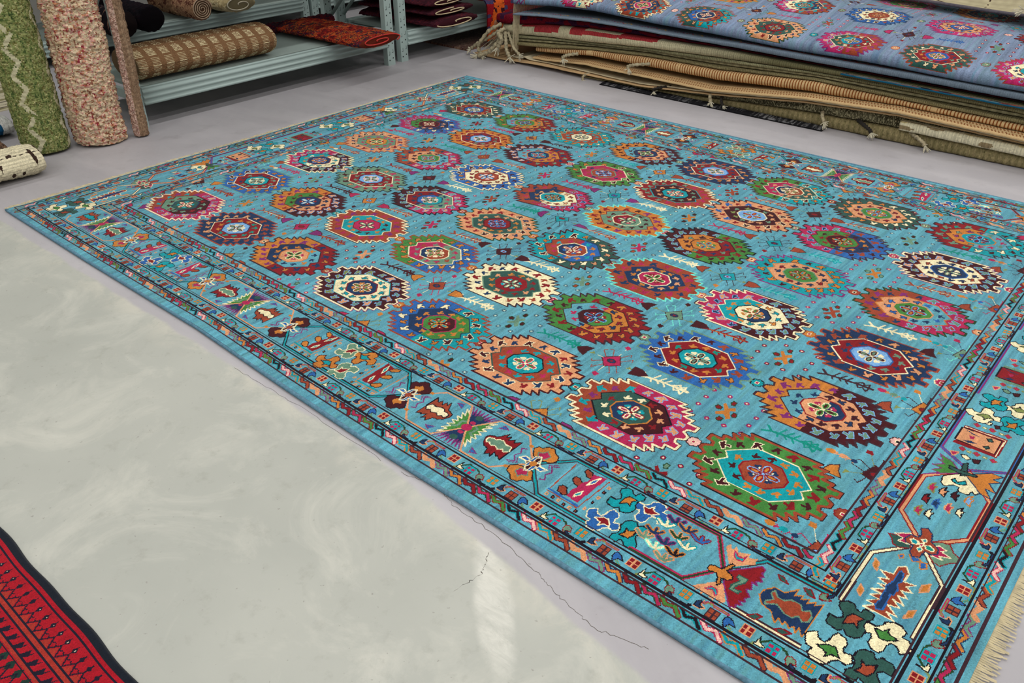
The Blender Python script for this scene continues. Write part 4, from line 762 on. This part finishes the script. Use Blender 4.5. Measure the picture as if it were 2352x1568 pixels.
for k in range(7):
    a = np.array([2.50 + .03 * k, 3.70 + .012 * (k % 3), .60 + .012 * (k % 2)]); cord([a, a + (-.04 + .01 * k, -.05, .03), a + (-.10 + .03 * k, -.09, .0 + .008 * (k % 3))], .014, ck, OC, pale_m if k % 2 else cord_m, seed=60 + k)

# black carpet offcut half under the stack
mm = tag(empty('floor_mat', (.97, 2.9, 0)), 'long narrow black flecked carpet strip on the floor, half under the rug stack', 'mat')
n, m = 520, 46; U, V = np.meshgrid(np.linspace(.23, 1.735, n), np.linspace(2.848, 3.06, m), indexing='ij'); U = U + .12 * (V - 2.848) * -1
r = np.random.default_rng(31); q = smooth_noise(n - 1, m - 1, 3, 14, r) * .6 + r.random((n - 1, m - 1)) * .7 + .5 * smooth_noise(n - 1, m - 1, 40, 30, r)
cm_ = A3((30, 30, 34)) + (A3((176, 176, 178)) - A3((30, 30, 34))) * np.clip(q - .52, 0, .55)[..., None]
Pm = np.stack([U, V, np.full_like(U, .007)], -1); lowr = Pm.copy(); lowr[..., 2] = .0005
sk = np.concatenate([Pm[:, :1] * [1, 1, 0] + [0, 0, .0004], Pm], 1); cm2 = np.concatenate([np.repeat(A3((16, 16, 18))[None, None], n - 1, 0), cm_], 1)
link('carpet', grid_mesh('carpet', sk - np.array([.97, 2.9, 0]), cm2), pile2_m, mm)
e2 = np.stack([sk[-1] * [1, 1, 0] + [0, 0, .0004], sk[-1]], 0); link('cut_edge', grid_mesh('cut_edge', e2 - np.array([.97, 2.9, 0])), dark_m, mm)
# ------------------------------------------------------------------ boltless steel shelving
steel_m = mat('mint_grey_steel', (176, 196, 192), .42, var=.05, vscale=6, spec=.5); hole_m = mat('slot_shadow', (26, 30, 30), .9); deck_m = mat('shelf_deck', (168, 184, 178), .5, var=.06, vscale=4, spec=.4)
def post(x, y, root, off, h=2.2, sgn=1):
    bm = bmesh.new(); box(bm, x - .045, x, y - .033, y + .033, 0, h)
    for k in range(int(h / .05)):
        for dy in (-.016, .016):
            z = .035 + k * .05 + (.012 if dy > 0 else 0)
            if k % 2 == 0: box(bm, x - .001, x + .0008, y + dy - .004, y + dy + .004, z - .004, z + .004, 1)
            else: box(bm, x - .001, x + .0008, y + dy - .006, y + dy + .004, z - .014, z - .011, 1); box(bm, x - .001, x + .0008, y + dy + .002, y + dy + .004, z - .014, z + .010, 1)
    for v in bm.verts: v.co -= Vector(off)
    bm_obj('post', bm, [steel_m, hole_m], root)
def beam(x, y0, y1, z0, z1, root, off, dirx=1):
    h = z1 - z0; prof = [(0, 0), (.012, 0), (.012, h * .12), (.004, h * .16), (.004, h * .30), (.014, h * .36), (.014, h * .44), (.005, h * .5), (.005, h * .62), (.014, h * .68), (.014, h * .78), (.006, h * .84), (.006, h * .95), (.010, h), (-.03, h), (-.03, 0)]
    P = np.array([[(x + dirx * a - off[0], y - off[1], z0 + b_ - off[2]) for a, b_ in prof] for y in (y0, y1)]); link('beam', capped('beam', P), steel_m, root)
def shelving(label, xf, y0, y1, depth, levels, h=2.2, beam_h=.095):
    root = tag(empty('shelving_unit', (xf, (y0 + y1) / 2, 0)), label, 'shelving', 'steel shelving units'); off = (xf, (y0 + y1) / 2, 0)
    for yy in (y0, y1):
        for xx in (xf, xf - depth): post(xx, yy, root, off, h)
        for z in (.25, .85, 1.45):
            p = np.array([[xf - .03, yy, z + .55], [xf - depth + .02, yy, z]]); link('brace', capped('brace', tube_pts(p - np.array(off), .014, 4)), steel_m, root)
        for z in levels:
            bm = bmesh.new(); box(bm, xf - depth, xf - .045, yy - .012, yy + .012, z - .07, z - .02)
            for v in bm.verts: v.co -= Vector(off)
            bm_obj('side_rail', bm, steel_m, root)
    for z in levels:
        beam(xf + .004, y0 + .033, y1 - .033, z - beam_h, z, root, off); beam(xf - depth - .004, y0 + .033, y1 - .033, z - beam_h, z, root, off, -1)
        bm = bmesh.new(); box(bm, xf - depth + .003, xf - .005, y0 + .036, y1 - .036, z - .018, z - .002)
        for v in bm.verts: v.co -= Vector(off)
        bm_obj('deck', bm, deck_m, root)
    return root
shelving('mint-grey steel shelving unit holding the brown roll with cream dashes', -1.20, .46, 2.335, .66, (.222, .80, 1.45))
shelving('mint-grey steel shelving unit beside the stack, holding the folded maroon rugs', -1.21, 2.47, 4.40, .66, (.205, .80, 1.45))
shelving('mint-grey steel shelving unit in the far row, rolled rugs poking out', -3.0, -.60, 2.97, .75, (.165, .80, 1.45))
shelving('mint-grey steel shelving unit farthest right in the far row, with nothing seen on it', -3.0, 3.07, 5.6, .75, (.165, .80, 1.45))
# ------------------------------------------------------------------ rolled and folded rugs
def roll(name, label, a, b, rx, rz, colfn, m=pile2_m, k=72, n=220, group=None, disp=.006, seed=0, spiral=None, turns=4.5, bulge=0.0):
    """rolled rug from a to b; oval section rx wide rz high; spiral: (dark,light) end colours"""
    a = np.array(a, float); b = np.array(b, float); d = b - a; L = np.linalg.norm(d); d /= L; up = np.array([0, 0, 1.0]) if abs(d[2]) < .7 else np.array([-1.0, 0, 0])
    s = np.cross(d, up); s /= np.linalg.norm(s); u = np.cross(s, d); t = np.linspace(0, 1, n); th = np.linspace(0, 2 * math.pi, k, endpoint=False); r = np.random.default_rng(seed)
    dn = smooth_noise(n, k, 2.2, 2.2, r) * disp + smooth_noise(n, k, 40, 18, r) * disp; dn[:, -1] = dn[:, 0]
    rd = 1 - .10 * np.exp(-t / .012) - .10 * np.exp(-(1 - t) / .012) + bulge * np.sin(t * 9)
    P = a + d * L * t[:, None, None] + s * ((rx * rd[:, None] + dn) * np.cos(th))[..., None] + u * ((rz * rd[:, None] + dn) * np.sin(th))[..., None]
    T = np.broadcast_to(t[:-1, None] * L, (n - 1, k)); TH = np.broadcast_to(th[None], (n - 1, k)); cols = colfn(T, TH)
    root = tag(empty(name, tuple(a)), label, 'rug', group); o = link('roll', capped('roll', P - a, cols, cols.reshape(-1, 3).mean(0) * .6), m, root, True)
    if spiral:
        q = np.linspace(0, turns * 2 * math.pi, 260); f_ = .12 + .86 * q / q[-1]; S = b + d * .004 + s * (rx * f_ * np.cos(q))[:, None] + u * (rz * f_ * np.sin(q))[:, None]
        link('rolled_edge', capped('rolled_edge', tube_pts(S - a, .0042 + .0 * q, 6)), mat('rolled_edge', spiral, .95, var=.2), root, True)
    return root
def pilecol(cs, a, b, seed, gain=.25):
    def f(T, TH):
        r = np.random.default_rng(seed); v = smooth_noise(*T.shape, a, b, r) * .6 + smooth_noise(*T.shape, a * .4, b * .5, r) * .5 + r.normal(0, .22, T.shape); idx = np.clip(((v + 1) / 2 * len(cs)).astype(int), 0, len(cs) - 1)
        return np.array([A3(c) for c in cs])[idx] * np.clip(1 + r.normal(0, gain, T.shape), .4, 1.6)[..., None]
    return f
gcol = pilecol([(74, 92, 52), (104, 118, 66), (128, 138, 84), (150, 154, 100), (112, 110, 62), (176, 172, 124)], 6, 1.4, 3, .2)
def green(T, TH):
    c = gcol(T, TH); z = .035 * np.abs(((T / .13) % 1) - .5) * 2
    for ph in (.55, 2.2, 3.8, 5.3): c = np.where((np.abs(TH - ph - (z - .017) * 11) < .11)[..., None] & (smooth_noise(*T.shape, 4, 2, np.random.default_rng(9)) > -.5)[..., None], A3((206, 200, 166)), c)
    return c
roll('rolled_rug', 'tall sage-green shaggy rolled rug with cream zigzags standing upright at far left', (-1.245, -.055, .008), (-1.36, -.02, 1.75), .118, .112, green, n=420, k=110, disp=.004, seed=1)
pk = pilecol([(150, 96, 76), (206, 176, 140), (222, 200, 166), (226, 204, 172), (214, 160, 146), (186, 128, 92), (160, 54, 70)], 7, 2.2, 5, .18)
roll('rolled_rug', 'tall cream and pink shaggy rolled rug standing right of the sage-green roll', (-1.175, .200, .008), (-1.21, .262, 1.75), .132, .128, pk, n=420, k=120, disp=.010, seed=2)
br = pilecol([(126, 100, 80), (146, 118, 94), (160, 134, 108)], 30, 1.0, 7, .12)
def runner(T, TH): return np.where(((TH > 5.3) | (TH < .55))[..., None], pilecol([(168, 126, 114), (206, 176, 160), (150, 116, 100)], 3, 2, 8, .2)(T, TH), br(T, TH))
roll('rolled_rug', 'narrow brown-backed rolled runner with shaggy pinkish edge, standing behind the cream and pink roll', (-1.085, .385, .008), (-1.10, .452, 1.75), .040, .036, runner, n=380, k=60, disp=.004, seed=3)
def dashed(T, TH):
    c = A3((134, 100, 70)) * (1 + np.random.default_rng(1).normal(0, .08, T.shape))[..., None] * np.ones(T.shape + (1,)); arc = TH * .17
    row = np.floor(arc / .10); on = (((T + row * .0) % .080) < .046) & ((arc % .10) < .078) & ((arc % .0145) < .0055); return np.where(on[..., None], A3((222, 206, 164)), c)
roll('rolled_rug', 'thick brown rolled rug with cream dashes lying on the lower shelf', (-1.37, .52, .318), (-1.37, 1.43, .318), .165, .090, dashed, n=420, k=300, disp=.003, seed=4)
kc_ = pilecol([(66, 20, 24), (120, 26, 26), (156, 44, 28), (176, 84, 40), (60, 44, 40), (110, 20, 36), (44, 34, 60)], 12, 7, 12, .12)
roll('folded_rug', 'red and orange kilim folded flat, sticking out over the front of the lower shelf', (-1.74, 1.96, .265), (-.92, 2.00, .262), .195, .036, kc_, n=160, k=90, disp=.004, seed=5, spiral=(200, 60, 52), turns=1.6)
drk = pilecol([(60, 14, 26), (96, 18, 30), (44, 22, 40), (80, 34, 30)], 14, 9, 13, .15)
roll('folded_rug', 'dark red folded rug at the back of the lower shelf, behind the orange-red kilim', (-1.78, 1.52, .258), (-1.78, 2.28, .258), .07, .030, drk, n=100, k=60, seed=6)
dk = pilecol([(14, 13, 18), (20, 16, 22), (30, 18, 24), (16, 16, 28)], 30, 5, 14, .2)
def banded(T, TH): return np.where(((T % .11) < .007)[..., None], A3((122, 92, 78)), dk(T, TH))
G2 = 'rolled rugs on the far shelf'
roll('rolled_rug', 'black rolled rug with thin tan bands on the far shelf, beside the standing rolls', (-3.45, 1.16, .272), (-2.62, 1.16, .272), .095, .092, banded, n=120, seed=7, group=G2)
roll('rolled_rug', 'plain black rolled rug in the middle of the dark rolls on the far shelf', (-3.45, 1.385, .272), (-2.66, 1.385, .272), .098, .092, dk, n=120, seed=8, group=G2)
roll('rolled_rug', 'tan rolled rug with a spiral end showing, beside the black rolls on the far shelf', (-3.45, 1.86, .260), (-2.78, 1.86, .260), .085, .080, pilecol([(150, 110, 82), (170, 130, 100), (100, 60, 48)], 12, 6, 15, .1), n=120, seed=9, group=G2, spiral=(222, 190, 160))
roll('rolled_rug', 'cream folded rug with pale bound edge, right of the tan spiral roll', (-3.45, 2.22, .240), (-2.82, 2.22, .240), .15, .060, pilecol([(176, 158, 116), (198, 184, 144)], 12, 6, 16, .1), n=120, seed=10, group=G2, spiral=(226, 216, 190), turns=1.3)
roll('rolled_rug', 'dark blue shiny wrapped roll on the far shelf at the gap between the shelving units', (-3.60, 3.35, .292), (-3.14, 3.95, .292), .12, .12, pilecol([(16, 26, 66), (24, 40, 92), (12, 16, 40)], 5, 3, 17, .2), mat('plastic_wrap', rough=.15, attr=True, spec=.7), n=100, seed=11)
mar = pilecol([(56, 22, 32), (72, 28, 40), (88, 32, 40), (50, 26, 48)], 5, 8, 18, .15)
for k, (z, rz, ex, lab) in enumerate(((.252, .030, -1.00, 'maroon flat-woven rug with cream overcast edge, lowest on the shelf by the stack'), (.318, .020, -1.05, 'maroon folded rug in the middle of the maroon pile on the shelf'), (.376, .022, -1.08, 'dark maroon folded rug topmost of the maroon pile on the shelf'))):
    roll('folded_rug', lab, (-1.80, 2.78, z), (ex, 2.82, z), .235, rz, mar, n=120, k=80, seed=20 + k, spiral=(206, 186, 150), turns=1.0 + .25 * k, group='folded maroon rugs')
# red-orange kilim hanging over the shelf edge
U, V = np.meshgrid(np.linspace(0, 1, 150), np.linspace(0, 1, 190), indexing='ij'); q = V * .85
x = -1.62 + np.minimum(q, .50) + .09 * np.sin(np.clip((q - .50) / .10, 0, 1) * math.pi / 2) + .05 * np.sin(U * 9) * np.clip((q - .5) / .2, 0, 1); z = .335 + .015 * np.sin(U * 8) - np.maximum(q - .55, 0) * .95
Pk2 = np.stack([x + .04 * U, 3.16 + U * .85, np.maximum(z, .03)], -1); r = np.random.default_rng(3); sh = (149, 189); u = U[:-1, :-1] * .85 + .25 * q[:-1, :-1]; q_ = q[:-1, :-1]
col = np.where((smooth_noise(*sh, 9, 7, r) > .25)[..., None], A3((72, 62, 96)), A3((150, 24, 34))); st = ((u > .20) & (u < .30)) | ((u > .55) & (u < .64)); col = np.where(st[..., None], np.where((smooth_noise(*sh, 4, 4, r) > .45)[..., None], A3((60, 24, 30)), A3((212, 92, 34))), col)
col = np.where((u < .05)[..., None], A3((66, 48, 62)), col) * np.clip(1 + r.normal(0, .12, sh), .5, 1.5)[..., None]
hk = tag(empty('kilim', (-1.2, 3.5, .3)), 'red and orange patterned kilim hanging over the shelf edge behind the stack', 'rug'); OH = np.array([-1.2, 3.5, .3])
P2 = np.concatenate([Pk2, (Pk2 - np.array([.010, 0, .006]))[:, ::-1]], 1); c2 = np.concatenate([col, col[:, -1:], col[:, ::-1] * .5], 1)
link('weave', grid_mesh('weave', P2 - OH, c2), pile2_m, hk, True)
def flat_rug(name, label, x0, x1, y0, y1, z, colfn, nx=300, ny=200, rot=0.0):
    gx_, gy_ = np.linspace(x0, x1, nx), np.linspace(y0, y1, ny); U, V = np.meshgrid(gx_, gy_, indexing='ij'); c = np.array([(x0 + x1) / 2, (y0 + y1) / 2, 0]); Z = z + .001 * np.sin(U * 9 + V * 5)
    Z[0] = Z[-1] = .0006; Z[:, 0] = Z[:, -1] = .0006
    P = np.stack([U, V, Z], -1) - c; root = tag(empty(name, tuple(c), rot), label, 'rug'); link('pile', grid_mesh(name, P, colfn(U[:-1, :-1], V[:-1, :-1])), pile_m, root); return root
def floral(U, V):
    b_ = smooth_noise(*U.shape, 18, 16, np.random.default_rng(5)); c = np.where((b_ > .42)[..., None], A3((142, 134, 92)), A3((212, 202, 172))); c = np.where((np.abs(b_) < .04)[..., None], A3((116, 104, 88)), c)
    return np.where((np.abs(U + 2.22) < .012)[..., None] | (np.abs(U + 2.34) < .008)[..., None], A3((110, 98, 84)), c)
flat_rug('area_rug', 'pale cream floral rug lying flat on the floor at far left', -2.86, -2.17, -.9, .42, .010, floral)
flat_rug('area_rug', 'brown mottled rug on the floor half under the shelf beside the stack', -1.70, -1.08, 2.98, 3.9, .012, lambda U, V: pilecol([(96, 66, 50), (120, 84, 66), (84, 44, 40), (140, 110, 90)], 8, 8, 23, .15)(U, V), 120, 120)
# foreground red rug, painted knot by knot
cv3 = Canvas(.7, 2.9, -2.3, -1.378, .0022); cv3.a[:] = KI['r']
KB = dict(r=(168, 16, 34), k=(26, 22, 40), n=(20, 26, 38), u=(166, 48, 38), w=(214, 204, 176), q=(24, 52, 44))
cv3.rect(.7, 2.9, -1.398, -1.37, 'n'); cv3.stroke(np.array([(.7, -1.411), (2.9, -1.408)]), .0045, 'k')
for n in range(66):
    x = .72 + n * .0331; cv3.poly([(x - .0, -1.4195), (x + .0072, -1.4285), (x, -1.4375), (x - .0072, -1.4285)], 'k'); cv3.disc(x, -1.4285, .0022, 'w'); cv3.stroke(np.array([(x, -1.418), (x, -1.44)]), .0028, 'k')
    for sx in (-1, 1): cv3.stroke(np.array([(x, -1.44), (x + sx * .0165, -1.462)]), .0035, 'k'); cv3.stroke(np.array([(x + sx * .006, -1.448), (x + sx * .014, -1.446)]), .0025, 'k')
    cv3.poly([(x - .014, -1.464), (x + .014, -1.464), (x, -1.447)], 'u')
    cv3.poly([(x - .012, -1.505), (x - .004, -1.486), (x + .004, -1.492), (x + .011, -1.483), (x + .006, -1.500), (x, -1.506)], 'k')
    cv3.poly([(x - .012, -1.53), (x, -1.516), (x + .012, -1.53), (x, -1.545)], 'q'); cv3.stroke(np.array([(x - .016, -1.56), (x, -1.53), (x + .016, -1.56)]), .004, 'k')
for y, c, w_ in ((-1.4655, 'k', .004), (-1.473, 'u', .010), (-1.4795, 'k', .004), (-1.508, 'k', .004), (-1.514, 'u', .007), (-1.5195, 'k', .003), (-1.57, 'k', .004), (-1.60, 'n', .02)): cv3.stroke(np.array([(.7, y), (2.9, y)]), w_, c)
gx3 = cv3.x0 + np.arange(cv3.nx + 1) * cv3.c; gy3 = cv3.y0 + np.arange(cv3.ny + 1) * cv3.c; U, V = np.meshgrid(gx3, gy3, indexing='ij')
V2 = V + .0035 * np.sin(U * 23 + 1) * np.clip((V + 1.45) / .07, 0, 1) * np.sin(U * 7); Z3_ = .011 - .010 * np.clip((V + 1.386) / .008, 0, 1) ** 2
rr_ = tag(empty('area_rug', (1.8, -1.8, 0)), 'red rug with dark navy edge and small diamond border in the near left corner', 'rug'); O3 = np.array([1.8, -1.8, 0])
link('pile', grid_mesh('pile', np.stack([U, V2, Z3_], -1) - O3, knot_colors(cv3, KB, .6)), pile_m, rr_)
# cream shag roll with dark spots, dark-banded flap on top, bottom left
def shag(T, TH):
    v = smooth_noise(*T.shape, 7, 7, np.random.default_rng(6)); c = np.where((v > .62)[..., None], A3((62, 46, 38)), A3((226, 216, 184))); c = np.where(((np.abs(TH - .9) < .05) & ((T % .03) < .018))[..., None], A3((70, 54, 46)), c)
    return c * (.80 + .28 * (np.sin(TH * 26) > -.5))[..., None] * np.clip(1 + np.random.default_rng(7).normal(0, .1, T.shape), .6, 1.4)[..., None]
roll('rolled_rug', 'cream knotted rolled rug with dark brown spots lying on the floor at left', (-.985, -1.6, .067), (-.985, -.215, .067), .125, .064, shag, n=420, k=90, disp=.004, seed=30, spiral=(86, 66, 54), turns=1.5)
def flap(T, TH):
    return np.where((T > .98)[..., None] & (TH < 9)[..., None], pilecol([(64, 46, 36), (96, 74, 58), (52, 38, 32)], 4, 4, 24, .3)(T, TH), pilecol([(220, 214, 200), (232, 226, 214)], 8, 6, 25, .06)(T, TH))
roll('folded_rug', 'off-white rug with a shaggy dark brown band, folded behind the cream spotted roll', (-1.27, -1.5, .075), (-1.27, -.27, .060), .15, .058, flap, n=300, k=70, disp=.008, seed=31)
roll('rolled_rug', 'blue and white rolled rug, just its rounded end showing at the left edge', (-1.72, -.9, .052), (-1.72, -.06, .052), .12, .050, lambda T, TH: np.where((T > .775)[..., None], A3((206, 206, 200)), A3((28, 84, 124))) * np.clip(1 + np.random.default_rng(8).normal(0, .1, T.shape), .6, 1.4)[..., None], n=160, k=60, seed=32)
